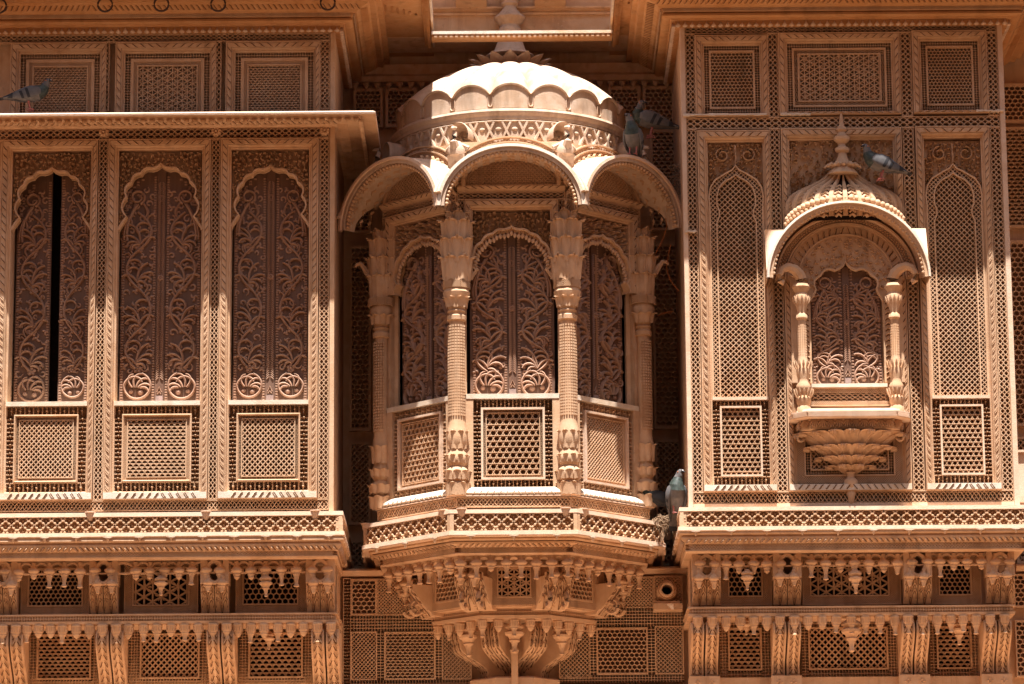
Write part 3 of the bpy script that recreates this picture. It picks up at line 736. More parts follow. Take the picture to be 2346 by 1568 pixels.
# ================================================================ LEFT BAY
fx = lambda q, d=0: at(q, 800, d)[0]
zl = lambda q, d=0: at(340, q, d)[1]
XL = at(-420, 800, 0)[0]; XLR = fx(764)
pathL = [(XL, 0), (XLR, 0), (XLR, WALL)]
bayL = thing('window_bay', 'carved sandstone bay with three tall wooden shuttered windows under a straight ledge', 'bay window', (fx(300), 0, zl(1560)))
winx = [(-7, 18.5, 200.5, 217), (241.5, 265, 458.5, 478.5), (502, 526, 706, 728.5)]
strips = [(-29, -9), (219, 240), (480, 500.5), (730.5, 753.5)]
zi0, zi1, zap, zsill = zl(496), zl(342), zl(377), zl(926)
Zlow = zl(1276)
# wall slabs round the openings
mb = MB(); back = WALL
ztop = zl(-60)
op = [(fx(a[1]), fx(a[2])) for a in winx]; zs0 = zl(924); zs1 = zl(345)
xs = [XL]+[v for o in op for v in o]+[XLR]
for i in range(0, len(xs), 2): box(mb, F0, xs[i], xs[i+1], Zlow, ztop, back, -.080)
for a, b in op:
    box(mb, F0, a, b, Zlow, zs0, back, -.080); box(mb, F0, a, b, zs1, ztop, back, -.080)
    box(mb, F0, a, b, zs0, zs1, back, back+.1)
mb.build('bay_wall', 'stone', bayL)
mb = MB()
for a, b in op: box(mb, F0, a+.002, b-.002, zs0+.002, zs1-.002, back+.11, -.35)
mb.build('painted_dark', 'dark_fill', bayL)  # solid boxes coloured near black for the unlit rooms
# corner strip
mb = MB(); box(mb, F0, fx(755), XLR+.004, Zlow, ztop, -.04, .012); mb.build('corner_strip', 'stone', bayL)
zj0, zj1 = zl(1172), zl(297)
for k, (a, b) in enumerate(strips):
    if k == 0: continue
    jali(bayL, 'lattice_strip', F0, fx(a), fx(b), zl(1146), zl(320), 'chain', .0335, e=.004)
    jali(bayL, 'lattice_strip', F0, fx(a), fx(b), zl(254), zl(96), 'chain', .0335, e=.004)
jali(bayL, 'lattice_strip', F0, fx(-29), fx(754), zl(320), zl(295), 'chain', .042, e=.004)
jali(bayL, 'lattice_strip', F0, fx(-29), fx(754), zl(96), zl(79), 'chain', .034, e=.003)
jali(bayL, 'lattice_strip', F0, fx(-29), fx(754), zl(1171), zl(1147), 'chain1', .046, e=.004)
# rosettes where the strips cross
for a, b in strips[1:]:
    mb = MB(); c = (fx((a+b)/2), zl(303)); flower(mb, F0, c, .034, -.005, .03, 8); mb.build('rosette', 'stone', bayL)
low_kind = [('diag', .030), ('scale', .034), ('diag', .033)]
up_kind = [('scale', .026), ('star', .062), ('scale', .026)]
for i, (a, b, c_, d_) in enumerate(winx):
    # window frame: top and sides, white foot rail
    ow = (fx(a), fx(d_), zl(1146), zl(320)); wd = (fx(b)-fx(a), fx(d_)-fx(c_), zl(1125)-zl(1146), zl(320)-zl(343))
    frame_mould(bayL, 'window_frame', F0, ow, wd)
    mb = MB(); box(mb, F0, fx(a)+.004, fx(d_)-.004, zl(1144.5), zl(1130), .002, .034)
    x0, x1 = fx(b), fx(c_); cx = (x0+x1)/2; hw = (x1-x0)/2
    o = mb.build('foot_rail', 'whitened_lime', bayL)
    mb = MB(); n = 11; cs = np.linspace(x0+.03, x1-.03, n)
    P = np.array([np.stack([c+(1 if c > cx else -1)*-TICK[:, 0]*.034, zl(1143)+(zl(1131)-zl(1143))*TICK[:, 1]], -1) for c in cs])
    ribbons(mb, F0, P, .007, .033, .039, PR_TICK, taper=[.35, .8, 1, 1, 1, .8, .3]); ribbons(mb, F0, P+np.array([.006, 0]), .0055, .033, .0385, PR_RIDGE, mat=1); stuff(mb.build('leaf_carving', ['whitened_lime', 'groove_dark'], o))
    # spandrel with foliage
    zimp = zi0 + (0.008 if i == 2 else 0)
    ar = arch_pts(cx, hw*1.0, zimp, k=.98, tip=1.335)
    mb = MB(); poly = np.vstack([[(x1, zl(345)), (x0, zl(345))], [(x0, ar[0][1])], ar[1:-1], [(x1, ar[-1][1])]])
    prism(mb, F0, [tuple(p) for p in poly], -.12, -.090)
    sp = mb.build('spandrel', 'stone', bayL, ang=30)
    mb = MB(); ribbons(mb, F0, ar+np.array([0, .004]), .014, -.064, -.016, PR_RIDGE)
    ok = lambda pts, poly=poly: inside(poly, pts)
    scrolls(mb, F0, ((x0, x1, zimp-.03, zl(345)), ok), 6500, .030, -.066, -.014, seed=20+i)
    stuff(mb.build('foliage_carving', 'stone', sp))
    # shutters
    zb = zl(921, -.13); H = zl(379, -.13)-zb; wb = -.128; gap = .0
    pw = .052
    if i == 0:
        lw = .218; rw = .185
        shutter(bayL, F0, x0+.012+lw/2, lw, zb, H, 1, wb-.055, ar, seed=3, label='shutter leaf pulled ajar beside the dark gap')
        shutter(bayL, F0, x1-.010-rw/2, rw, zb, H, -1, wb, ar, seed=4)
    else:
        lw = (x1-x0-.02-pw)/2
        shutter(bayL, F0, x0+.010+lw/2, lw, zb, H, 1, wb, ar, seed=4+i*2)
        shutter(bayL, F0, x1-.010-lw/2, lw, zb, H, -1, wb, ar, seed=4+i*2)
        meeting_post(bayL, F0, cx, pw, zb, H-.005, wb)
    # sill and parapet panel
    mb = MB(); box(mb, F0, x0-.004, x1+.004, zl(929.5), zl(919.5), -.16, .012); mb.build('sill', 'whitened_lime', bayL)
    jp = (x0+.001, x1-.001, zl(1127), zl(931))
    ix0, ix1 = x0+(.047), x1-.047; iz0, iz1 = zl(1105), zl(949)
    mb = MB()
    for u0_, u1_, v0_, v1_ in ((jp[0], ix0, iz0, iz1), (ix1, jp[1], iz0, iz1), (jp[0], jp[1], jp[2], iz0), (jp[0], jp[1], iz1, jp[3])):
        lattice(mb, F0, u0_, u1_, v0_, v1_, 'heart', .0525, -.045, -.004)
    pp = mb.build('parapet_panel', 'stone', bayL)
    frame_mould(pp, 'panel_frame', F0, (ix0, ix1, iz0, iz1), (.014,)*4, prof=[(0, -.045), (0, .006), (.5, .008), (.8, -.002), (1, -.006), (1, -.04)], ticks=False)
    q0 = .014; q1 = .030
    mb = MB()
    for u0_, u1_, v0_, v1_ in ((ix0+q0, ix0+q1, iz0+q0, iz1-q0), (ix1-q1, ix1-q0, iz0+q0, iz1-q0), (ix0+q1, ix1-q1, iz0+q0, iz0+q1), (ix0+q1, ix1-q1, iz1-q1, iz1-q0)):
        lattice(mb, F0, u0_, u1_, v0_, v1_, 'chain' if i != 1 else 'diag0', .03 if i != 1 else .009, -.045, -.010)
    edge_bars(mb, F0, ix0+q1, ix1-q1, iz0+q1, iz1-q1, .005, -.045, -.004)
    lattice(mb, F0, ix0+q1+.004, ix1-q1-.004, iz0+q1+.004, iz1-q1-.004, *low_kind[i], -.045, -.008)
    mb.build('lattice', 'stone', pp)
    # upper panel above the ledge
    uo = (fx((10, 254, 511)[i]), fx((233, 489, 731)[i]), zl(268), zl(98)); uw = (fx(22)-fx(0), fx(16)-fx(0), .02, zl(98)-zl(121))
    frame_mould(bayL, 'upper_panel_frame', F0, uo, uw)
    a0, a1, b0, b1 = uo[0]+uw[0], uo[1]-uw[1], zl(268), uo[3]-uw[3]
    def ring(mb, a0, a1, b1, t, kind, p, w1):
        for u0_, u1_, v0_, v1_ in ((a0, a0+t, b0, b1-t), (a1-t, a1, b0, b1-t), (a0, a1, b1-t, b1)): lattice(mb, F0, u0_, u1_, v0_, v1_, kind, p, -.045, w1)
    mb = MB(); ring(mb, a0, a1, b1, .034, 'grid', .017, -.022)
    t1 = .034
    edge_bars(mb, F0, a0+t1, a1-t1, b0, b1-t1, .020, -.045, -.018)
    ring(mb, a0+t1+.02, a1-t1-.02, b1-t1-.02, .020, 'diag0', .0095, -.026)
    t2 = t1+.04; edge_bars(mb, F0, a0+t2, a1-t2, b0, b1-t2, .008, -.045, -.020)
    lattice(mb, F0, a0+t2+.008, a1-t2-.008, b0, b1-t2-.008, *up_kind[i], -.045, -.028)
    mb.build('upper_lattice_panel', 'stone', bayL)
# ---- ledge with white lip
D1 = .325
lip0, lip1 = zl(264.5, D1), zl(256.5, D1)
prof = [(.0, zl(295)), (.035, zl(294, .035)), (.045, zl(290, .045)), (.075, zl(287.5, .075)), (.15, zl(279, .15)), (.20, zl(275.5, .20)), (.225, zl(274.5, .225)), (.235, zl(268, .235)), (D1, lip0-.002), (D1, lip0)]
pathK = [(XL, 0), (XLR-.06, 0), (XLR-.06, WALL)]
mb = MB(); sweep(mb, pathK, prof); lg = mb.build('ledge', 'stone', bayL)
mb = MB(); sweep(mb, pathK, [(D1-.003, lip0), (D1+.004, lip0), (D1+.006, (lip0+lip1)/2), (D1-.012, lip1), (0, lip1+.05)]); mb.build('ledge_lip', 'pale', lg)
mb = MB(); path_ticks(mb, pathK, .08, zl(287, .08), .15, zl(279, .15), .036, .010, .34)
stuff(mb.build('leaf_carving', ['stone', 'groove_dark'], lg))
LM = piece_mesh([(-.018, 0), (-.011, -.016), (0, -.025), (.011, -.016), (.018, 0)], -.01, .014, 'stone', 'hanging_leaf')
for fr, L in seg_frames(pathK, .232):
    n = int(L/.052); us = (np.arange(n)+.5)*L/n
    for u in us:
        if L < 2 or u > L-2.7: inst('hanging_leaf', LM, lg, tuple(fr.T([[u, lip0-.006, 0]])[0]), fr.phi, (1, 1, rng.uniform(.8, 1.15)))

# ---- top cornice of the bay
def cornice(bay, path, z, name='top_cornice', pend=True, k=1.0):
    mb = MB()
    pr = [(0, z(78)), (.035, z(77.5, .035)), (.04, z(63, .04)), (.06, z(61, .06)), (.065, z(57, .065)), (.10, z(55, .1)), (.118, z(50, .118)), (.115, z(45.5, .115)), (.10, z(43, .1)), (.12, z(42, .12)), (.125, z(33, .125)), (.145, z(31.5, .145)), (.15, z(28, .15)), (.165, z(24, .165)), (.215, z(11, .215)), (.225, z(6, .225)), (.26, z(4, .26)), (.27, z(-6, .27)), (.30, z(-9, .30)), (.30, z(-40, .3))]
    sweep(mb, path, pr); o = mb.build(name, 'orange_stone', bay)
    mb = MB(); path_ticks(mb, path, .165, z(24, .165), .215, z(11, .215), .034, .009, .3); mb.build('leaf_frieze', ['orange_stone', 'groove_dark'], o)
    zt_ = z(75, .04); H_ = z(64, .04)-zt_
    pm = piece_mesh([(-.016, 0), (0, -.006), (.016, 0), (.007, H_*.36), (0, H_), (-.007, H_*.36)], -.01, .016, 'pale', 'petal')
    for fr, L in seg_frames(path, .040):
        n = int(L/.044); us = (np.arange(n)+.5)*L/n
        for u in us:
            if L < 3 or u > L-2.8: inst('petal', pm, o, tuple(fr.T([[u, zt_, 0]])[0]), fr.phi, (1, 1, rng.uniform(.8, 1.1)))

    mb = MB()
    for fr, L in seg_frames(path, .124):
        if L > .5: lattice(mb, fr, max(0.01, L-3.0), L-.02, z(41.5, .12), z(33, .125), 'diag0', .0115, 0, .009)
    stuff(mb.build('lattice_band', 'stone', o))
    return o
cornice(bayL, pathL, zl)
# ---- base: ledge slab, lattice band, lip
AB = .060
def base(bay, path, zz, q_top, q_j1, q_j0, q_lip, pitch_f, AB=.060):
    """zz(q, a): height of photo row q at offset a from the bay path"""
    mb = MB()
    sweep(mb, path, [(AB-.03, zz(q_j0-1, AB)), (AB-.03, zz(q_j1+1, AB))]); 
    b = mb.build('base_course', 'stone', bay)
    mb = MB(); zt = zz(q_top, AB); sweep(mb, path, [(0, zz(q_j1, AB)), (AB, zz(q_j1, AB)), (AB+.006, zz(q_j1, AB)+.003), (AB+.004, zt), (-.03, zt+.008)]); mb.build('ledge_slab', 'pale', b)
    mb = MB(); z0, z1 = zz(q_lip, AB+.014), zz(q_j0, AB)
    sweep(mb, path, [(AB-.05, z0-.002), (AB+.010, z0), (AB+.014, z0+.006), (AB+.012, z1), (AB-.03, z1)]); mb.build('base_lip', 'pale', b); fleurs(b, path, AB+.0145, z0+.003, pitch_f)
    mb = MB()
    for fr, L in seg_frames(path, AB):
        u0 = max(.0, L-2.62) if L > 2.7 else 0.0
        za, zb_ = zz(q_j0, AB), zz(q_j1, AB)
        if L > .3:
            for e in ((u0, u0+.022), (L-.022, L)): box(mb, fr, e[0], e[1], za, zb_, -.04, .004)
            lattice(mb, fr, u0+.022, L-.022, za, zb_, 'base', .070, -.03, 0)
        else: box(mb, fr, 0, L, za, zb_, -.04, .004)
    mb.build('base_lattice', 'stone', b)
    return b
def under(bay, path, zz_, rows, k=.62):
    """mouldings between base lip and pendants: rows = photo rows (cove top, leaf top, leaf bottom, dot bottom, beam bottom)"""
    q0, q1, q2, q3, q4 = rows; mb = MB(); zz = lambda q, a: zz_(q, a*k)
    pr = [(-.18, zz(q4, .035)), (.035, zz(q4, .035)), (.045, zz(q3+1, .045)), (.044, zz(q3, .035)), (.012, zz(q3, .035)-.001), (.012, zz(q2+2.5, .035)+.001), (.044, zz(q2+2.5, .035)), (.048, zz(q2+1, .048)), (.052, zz(q2, .052)), (.085, zz(q1, .085)), (.088, zz(q1-4, .088)), (.072, zz(q0+1, .072)), (.10, zz(q0, .1)), (.11, zz(q0-4, .11)), (.10, zz(q0-16, .1))]
    pr = [(a*k, z) for a, z in pr]; sweep(mb, path, pr); o = mb.build('cove_moulding', 'stone', bay)
    mb = MB(); path_ticks(mb, path, .052*k, zz(q2, .052), .085*k, zz(q1, .085), .034, .013, .34); mb.build('leaf_row', ['stone', 'groove_dark'], o)
    mb = MB()
    for fr, L in seg_frames(path, .012*k):
        if L > .25: lattice(mb, fr, max(0.0, L-2.55) if L > 2.6 else .01, L-.01, zz(q3, .035), zz(q2+2.5, .035), 'diag0', .0185, 0, .032*k, .0085)
    stuff(mb.build('lattice_band', 'stone', o))
zbl = lambda q, a: zl(q, a)
base(bayL, pathL, zbl, 1174.5, 1185, 1221, 1231, .183)
under(bayL, pathL, zbl, (1243, 1253, 1263, 1276, 1281))
for q in (218, 484, 734): lamp_cup(bayL, fx(q*.987), AB-.012, zl(1174, AB))
# ---- pendants, corbels, brackets of the lower storey
DB = -.22                                      # corbel-zone wall
mb = MB(); zb0, zb1 = zl(1408, DB), Zlow+.02
box(mb, F0, XL, fx(772, DB), zb0, zb1, WALL, DB-.10); box(mb, F0, XL, fx(778, DB), zl(1640, -.4), zb0, WALL, -.50); mb.build('lower_wall', 'stone', bayL)
u_ = lambda z, d: at(z*.3427, 1320, d)[0]
pz = zl(1283, .03)
def pendant_row(bay, rows, uf, z, d, kinds, name='pendant', zup=None):
    xs = [uf(r, d) for r in rows]
    for x, k in zip(xs, kinds): hang(bay, k, x, d, z)
    mb = MB(); swags(mb, Fr((0, -d, 0)), sorted(xs), z-.062, 0); mb.build('swag_string', 'stone', bay)
pendant_row(bayL, [-70, 35, 125, 225, 330, 432, 535, 635, 735, 905, 1005, 1100, 1195, 1285, 1380, 1468, 1580, 1675, 1775, 1880, 1980, 2090, 2185], u_, pz, -.06, 'LLSSLLLLLSSSSLLLSSSLLLL')
for z_ in (1075, 1775): hang(bayL, 'B', u_(z_, -.06), -.06, zl(1318, -.06), .62)
for c in (20, 692, 1435, 2140):
    corbel(bayL, F0, u_(c, -.1), .172, zl(1338, -.07), zl(1405, -.16), DB, -.085)
    for dx in (-.044, .044): hang(bayL, 'M', u_(c, 0)+dx, -.05, zl(1316, .02), .9)
    mb = MB(); x = u_(c, -.06)
    for sg in (-1, 1): box(mb, F0, x+sg*.068-.018, x+sg*.068+.018, zl(1338, -.06), zl(1283, -.06), DB, -.05)
    t = np.linspace(0, 2*math.pi, 15); P = np.stack([x+.046*np.cos(t), zl(1311, -.05)+.066*np.sin(t)], -1); ribbons(mb, Fr((0, .05, 0)), P, .026, -.03, .006); mb.build('ring_panel', 'stone', bayL)
for i, (a, b, c_, d_, k) in enumerate(((140, 600, 185, 555, ('hex', .030)), (830, 1325, 885, 1268, ('star', .105)), (1575, 2045, 1620, 1995, ('hex', .036)))):
    X = lambda q: at(q*.3427, 1360, DB)[0]
    v0, v1 = zl(1407, DB), zl(1290, DB); i0, i1 = zl(1389, DB), zl(1300, DB)
    mb = MB(); f = Fr((0, -DB, 0))
    for r_ in ((X(a), X(c_), v0, v1), (X(d_), X(b), v0, v1), (X(c_), X(d_), v0, i0), (X(c_), X(d_), i1, v1)): lattice(mb, f, *r_, 'diag0', .0135, -.03, 0, .0062)
    edge_bars(mb, f, X(a), X(b), v0, v1, .006, -.03, .006); o = mb.build('recess_panel', 'stone', bayL)
    mb = MB(); edge_bars(mb, f, X(c_), X(d_), i0, i1, .008, -.03, .008); lattice(mb, f, X(c_)+.008, X(d_)-.008, i0+.008, i1-.008, *k, -.03, -.008); mb.build('lattice', 'stone', o); mb = MB(); box(mb, f, X(c_)+.002, X(d_)-.002, i0+.002, i1-.002, -.099, -.075); mb.build('dark_backing', 'dark_fill', o)  # backing painted near black as unlit space behind the lattice
# square-grid course and cups
DG = -.12; pathG = [(XL, DG), (fx(770, DG), DG), (fx(770, DG), WALL)]
mb = MB(); sweep(mb, pathG, [(-.3, zl(1430, DG)), (.012, zl(1430, DG)), (.016, zl(1424, DG)), (.004, zl(1423, DG)), (.004, zl(1412, DG)), (.016, zl(1411, DG)), (.016, zl(1407.5, DG)), (-.2, zl(1405, DG))])
gc = mb.build('grid_course', 'stone', bayL)
mb = MB(); f = Fr((0, -DG, 0)); lattice(mb, f, fx(-10, DG), fx(768, DG), zl(1423, DG), zl(1412, DG), 'grid', .0165, 0, .016, .0055); mb.build('grid_lattice', 'stone', gc)
cupx = [180, 260, 340, 420, 510, 600, 860, 960, 1050, 1145, 1235, 1325, 1590, 1680, 1765, 1860, 1945, 2030]
for n_, c in enumerate(cupx): hang(bayL, 'CL' if n_ in (0, 3, 7, 8, 10, 11, 13, 15) else 'CS', at(c*.3427, 1440, DG-.01)[0], DG-.012, zl(1430, DG))
for c in (60, 728, 1468, 2165):
    for dx in (-42, 48): hang(bayL, 'CL', at((c+dx)*.3427, 1440, DG)[0], DG+.004, zl(1430, DG))
    s_bracket(bayL, F0, at((c+12)*.3427, 1500, -.2)[0], .176, zl(1444, -.12), zl(1600, -.35), DG-.012, -.36)
DP = -.40
for i, (a, b, c_, d_, k) in enumerate(((180, 650, 245, 610, ('scale', .036)), (860, 1400, 935, 1335, ('diag', .036)), (1600, 2080, 1660, 2025, ('scale', .041)))):
    X = lambda q: at(q*.3427, 1500, DP)[0]; f = Fr((0, -DP, 0))
    v0, v1 = zl(1575, DP), zl(1440, DP); i0, i1 = zl(1556, DP), zl(1452, DP)
    mb = MB()
    for r_ in ((X(a), X(c_), v0, v1), (X(d_), X(b), v0, v1), (X(c_), X(d_), v0, i0)): lattice(mb, f, *r_, 'grid', .0185, -.03, 0, .0055)
    o = mb.build('recess_panel', 'stone', bayL)
    mb = MB(); edge_bars(mb, f, X(c_), X(d_), i0, i1, .010, -.03, .008); lattice(mb, f, X(c_)+.008, X(d_)-.008, i0+.008, i1-.008, *k, -.03, -.006); mb.build('lattice', 'stone', o); mb = MB(); box(mb, f, X(c_)+.002, X(d_)-.002, i0+.002, i1-.002, -.099, -.070); mb.build('dark_backing', 'dark_fill', o)
hang(bayL, 'B', at(1800*.3427, 1440, -.2)[0], -.2, zl(1449, -.2), .5)

# ================================================================ RIGHT BAY
zr = lambda q, d=0: at(1945, q, d)[1]
XRL, XRR = fx(1572.5), fx(2321)
pathR = [(XRL, WALL), (XRL, 0), (XRR, 0), (XRR, WALL)]
bayR = thing('window_bay', 'carved sandstone bay with blind lattice panels and one tiny domed balcony on it', 'bay window', (fx(1945), 0, zr(1560)))
Zl2 = zr(1258); ztr = zr(-60)
mb = MB(); box(mb, F0, XRL, XRR, Zl2, ztr, WALL, -.08); mb.build('bay_wall', 'stone', bayR)
for u0_, u1_ in ((XRL-.004, fx(1581)), (fx(2311), XRR+.004)):
    mb = MB(); box(mb, F0, u0_, u1_, Zl2, ztr, -.08, .012); mb.build('corner_strip', 'pale', bayR)
for a, b in ((1581.5, 1604.5), (1774, 1798), (2083, 2109), (2285, 2310.5)):
    jali(bayR, 'lattice_strip', F0, fx(a), fx(b), zr(1126), zr(294), 'chain', .0335, e=.004)
    jali(bayR, 'lattice_strip', F0, fx(a), fx(b), zr(268), zr(76), 'chain', .0335, e=.004)
for v0, v1, p in ((294, 268, .044), (76, 60, .034), (1153, 1126, .050)): jali(bayR, 'lattice_strip', F0, fx(1581.5), fx(2310.5), zr(v0), zr(v1), 'chain' if v0 < 1000 else 'chain1', p, e=.004)
mb = MB(); box(mb, F0, fx(1581.5), fx(2310.5), zr(1160), zr(1153), -.08, .006); mb.build('plinth_rail', 'pale', bayR)
def short_diag(u0, u1, v0, v1, p):
    nx = max(1, round((u1-u0)/p)); px = (u1-u0)/nx; ny = max(1, round((v1-v0)/p)); py = (v1-v0)/ny; A = []; B = []; C = []
    for j in range(ny):
        for i in range(nx):
            x, y = u0+i*px, v0+j*py
            if (i+j) % 2 == 0: A.append([(x, y), (x+px, y+py)])
            else: B.append([(x, y+py), (x+px, y)])
            C.append((x+px/2, y+py/2))
    return np.array(A), np.array(B), np.array(C)
def mid(P): return (P[:, 0]+P[:, 1])/2
def nested(parent, fr, a0, a1, b0, b1, rings, core, base=-.05):
    mb = MB(); s = 0
    for t, kind, p, w1 in rings:
        if kind == 'bar': edge_bars(mb, fr, a0+s, a1-s, b0+s, b1-s, t, base, w1)
        else:
            for r_ in ((a0+s, a0+s+t, b0+s+t, b1-s-t), (a1-s-t, a1-s, b0+s+t, b1-s-t), (a0+s, a1-s, b0+s, b0+s+t), (a0+s, a1-s, b1-s-t, b1-s)): lattice(mb, fr, *r_, kind, p, base, w1)
        s += t
    lattice(mb, fr, a0+s, a1-s, b0+s, b1-s, *core)
    return mb
FR = [(1606, 1630, 1758, 1773), (1800, 1820, 2060, 2080), (2112, 2132, 2264, 2283)]
ucore = [('hex', .0235, -.05, -.022), ('star', .062, -.05, -.022), ('hex', .0235, -.05, -.022)]
for i, (a, b, c, d) in enumerate(FR):
    uo = (fx(a)-.004, fx(d)+.004, zr((266, 263, 262)[i]), zr((80, 76, 73)[i])); uw = (.058, .052, .026, .062)
    frame_mould(bayR, 'upper_panel_frame', F0, uo, uw, bottom_mat=None)
    q = (uo[0]+uw[0], uo[1]-uw[1], uo[2]+uw[2], uo[3]-uw[3])
    rg = [(.030, 'grid', .0155, -.018), (.012, 'bar', 0, -.014)]
    if i == 1: rg += [(.022, 'chain', .03, -.022), (.008, 'bar', 0, -.016)]
    nested(bayR, F0, *q, rg, ucore[i]).build('upper_lattice_panel', 'stone', bayR)
    # tall frame below
    ow = (fx(a), fx(d), zr(1126), zr((298, 295, 292)[i])); wd = (fx(b)-fx(a), fx(d)-fx(c), zr(1108)-zr(1126), zr(295)-zr(320))
    frame_mould(bayR, 'tall_frame', F0, ow, wd)
    x0, x1 = fx(b), fx(c); cx = (x0+x1)/2
    mb = MB(); box(mb, F0, fx(a)+.004, fx(d)-.004, zr(1124.5), zr(1111), .0, .034); fo = mb.build('foot_rail', 'whitened_lime', bayR)
    mb = MB(); cs = np.linspace(x0+.01, x1-.01, 9 if i != 1 else 16)
    P = np.array([np.stack([c_+(1 if c_ > cx else -1)*-TICK[:, 0]*.034, zr(1123)+(zr(1112)-zr(1123))*TICK[:, 1]], -1) for c_ in cs])
    ribbons(mb, F0, P, .007, .033, .039, PR_TICK, taper=[.35, .8, 1, 1, 1, .8, .3]); ribbons(mb, F0, P+np.array([.006, 0]), .0055, .033, .0385, PR_RIDGE, mat=1); stuff(mb.build('leaf_carving', ['whitened_lime', 'groove_dark'], fo))
    if i == 1: continue
    zt = zr(321); zrail0, zrail1 = zr(915), zr(908)
    k = (x1-x0)/2/(62/366.5)
    qx = lambda v: cx+v/366.5*k
    inner = [(-44, 908), (-44, 507), (-38, 492), (-38, 480), (-43, 468), (-43, 446), (-38, 428), (-29, 417), (-22, 411), (-8, 404), (0, 397)]
    outer = [(-59, 908), (-59, 472), (-61, 450), (-57, 426), (-46, 409), (-39, 405), (-22, 394), (-8, 387), (0, 377)]
    mk_ = lambda o: np.array([(qx(u), zr(v)) for u, v in o]+[(qx(-u), zr(v)) for u, v in o[-2::-1]])
    pin, pout = mk_(inner), mk_(outer)
    mb = MB(); A, B, C = short_diag(x0, x1, zrail1, zr(378), .0138)
    for S_, o_ in ((A, 0), (B, .001)):
        m_ = mid(S_); S_ = S_[inside(pout, m_) & ~inside(pin, m_)]; ribbons(mb, F0, S_, .0068, -.06, -.016-o_)
    pad = np.array([(0, .004)]); ribbons(mb, F0, pin, .011, -.06, -.006); ribbons(mb, F0, pout, .012, -.06, -.004)
    ribbons(mb, F0, np.array([[(x0+.004, zrail1), (x0+.004, zr(470))], [(x1-.004, zrail1), (x1-.004, zr(470))]]), .012, -.06, -.008)
    mb.build('arched_border', 'stone', bayR)
    mb = MB(); pp_ = .0172; A, B, C = short_diag(qx(-44), qx(44), zrail1, zr(398), pp_)
    for S_, o_ in ((A, 0), (B, .0015)): ribbons(mb, F0, S_[inside(pin, mid(S_))], .0062, -.06, -.020-o_)
    cc = C[inside(pin, C)]; cc = cc[::2]
    stamp(mb, F0, STUD[0]*np.array([1, 1, 2]), STUD[1], np.c_[cc, np.full(len(cc), -.024)], .0032, math.pi/4)
    mb.build('arched_lattice', 'stone', bayR)
    # foliage over the arch
    poly = np.vstack([[(x0, zr(440)), (x0, zt), (x1, zt), (x1, zr(440))], pout[::-1][8:-8] if False else [(qx(-u), zr(v)) for u, v in outer[3:]], [(qx(u), zr(v)) for u, v in outer[-2:2:-1]]])
    mb = MB(); prism(mb, F0, [tuple(p) for p in poly[::-1]], -.079, -.050); sp = mb.build('spandrel', 'stone', bayR)
    mb = MB(); scrolls(mb, F0, ((x0, x1, zr(440), zt), lambda pts, poly=poly: inside(poly, pts)), 3600, .030, -.052, -.010, seed=50+i)
    for sg in (-1, 1):
        t = np.linspace(0, 1, 16); r_ = .046*(1-.6*t); a_ = 1.57-sg*(t*7.5)
        ribbons(mb, F0, np.stack([cx+sg*.078*k+r_*np.cos(a_), zr(352)+r_*np.sin(a_)], -1), .011, -.052, -.006, PR_ROUND)
    ribbons(mb, F0, np.array([(cx, zr(378)), (cx+.004, zr(360)), (cx, zr(345)), (cx, zr(330))]), .016, -.052, -.004, PR_ROUND, taper=[.5, 1, .8, 1.2])
    stuff(mb.build('foliage_carving', 'stone', sp))
    mb = MB(); box(mb, F0, x0, x1, zrail0, zrail1, -.07, .006); mb.build('rail', 'pale', bayR)
    # parapet panel
    z0, z1 = zr(1107), zr(916); t = .044; e0, e1, g0, g1 = x0+t, x1-t, zr(1090), zr(929)
    mb = MB()
    for r_ in ((x0, e0, g0, g1), (e1, x1, g0, g1), (x0, x1, z0, g0), (x0, x1, g1, z1)): lattice(mb, F0, *r_, 'heart', .048, -.05, -.004)
    pp = mb.build('parapet_panel', 'stone', bayR)
    mb = MB(); edge_bars(mb, F0, e0, e1, g0, g1, .011, -.06, .006); mb.build('panel_frame', 'pale', pp)
    mb = MB(); lattice(mb, F0, e0+.011, e1-.011, g0+.011, g1-.011, 'kagome', .033, -.055, -.010, .0058); mb.build('lattice', 'stone', pp)
# foliage panel and lattice behind the little balcony
x0, x1 = fx(1820), fx(2060); cn = fx(1941)
mb = MB(); box(mb, F0, x0, x1, zr(530), zr(320), -.079, -.05); box(mb, F0, x0, x1, zr(945), zr(530), -.079, -.03); cp = mb.build('niche_panel', 'stone', bayR)
mb = MB(); scrolls(mb, F0, ((x0, x1, zr(500), zr(320)), lambda p: np.ones(p.shape[:-1], bool)), 3000, .036, -.052, -.012, seed=77); stuff(mb.build('foliage_carving', 'stone', cp))
nested(bayR, F0, x0, x1, zr(1107), zr(945), [(.045, 'diag0', .0135, -.01), (.008, 'bar', 0, -.004), (.028, 'grid', .016, -.02), (.008, 'bar', 0, -.01)], ('diag', .030, -.05, -.02)).build('lattice_panel', 'stone', bayR)
cornice(bayR, pathR, lambda q, a=0: zr(q-17, a))
zbr = lambda q, a: zr(q, a)
base(bayR, pathR, zbr, 1160, 1170, 1205, 1215, .215)
under(bayR, pathR, zbr, (1223, 1233, 1242, 1259, 1263))
ur = lambda z, d: at(1518+z*.3793, 1300, d)[0]
pendant_row(bayR, [225, 315, 385, 465, 550, 627, 712, 805, 900, 985, 1075, 1160, 1245, 1335, 1420, 1505, 1600, 1675, 1760, 1840, 1925, 2010, 2095], ur, zr(1265, .03), -.06, 'LLLSMSLLLLSMMSMLLLSSSLL')
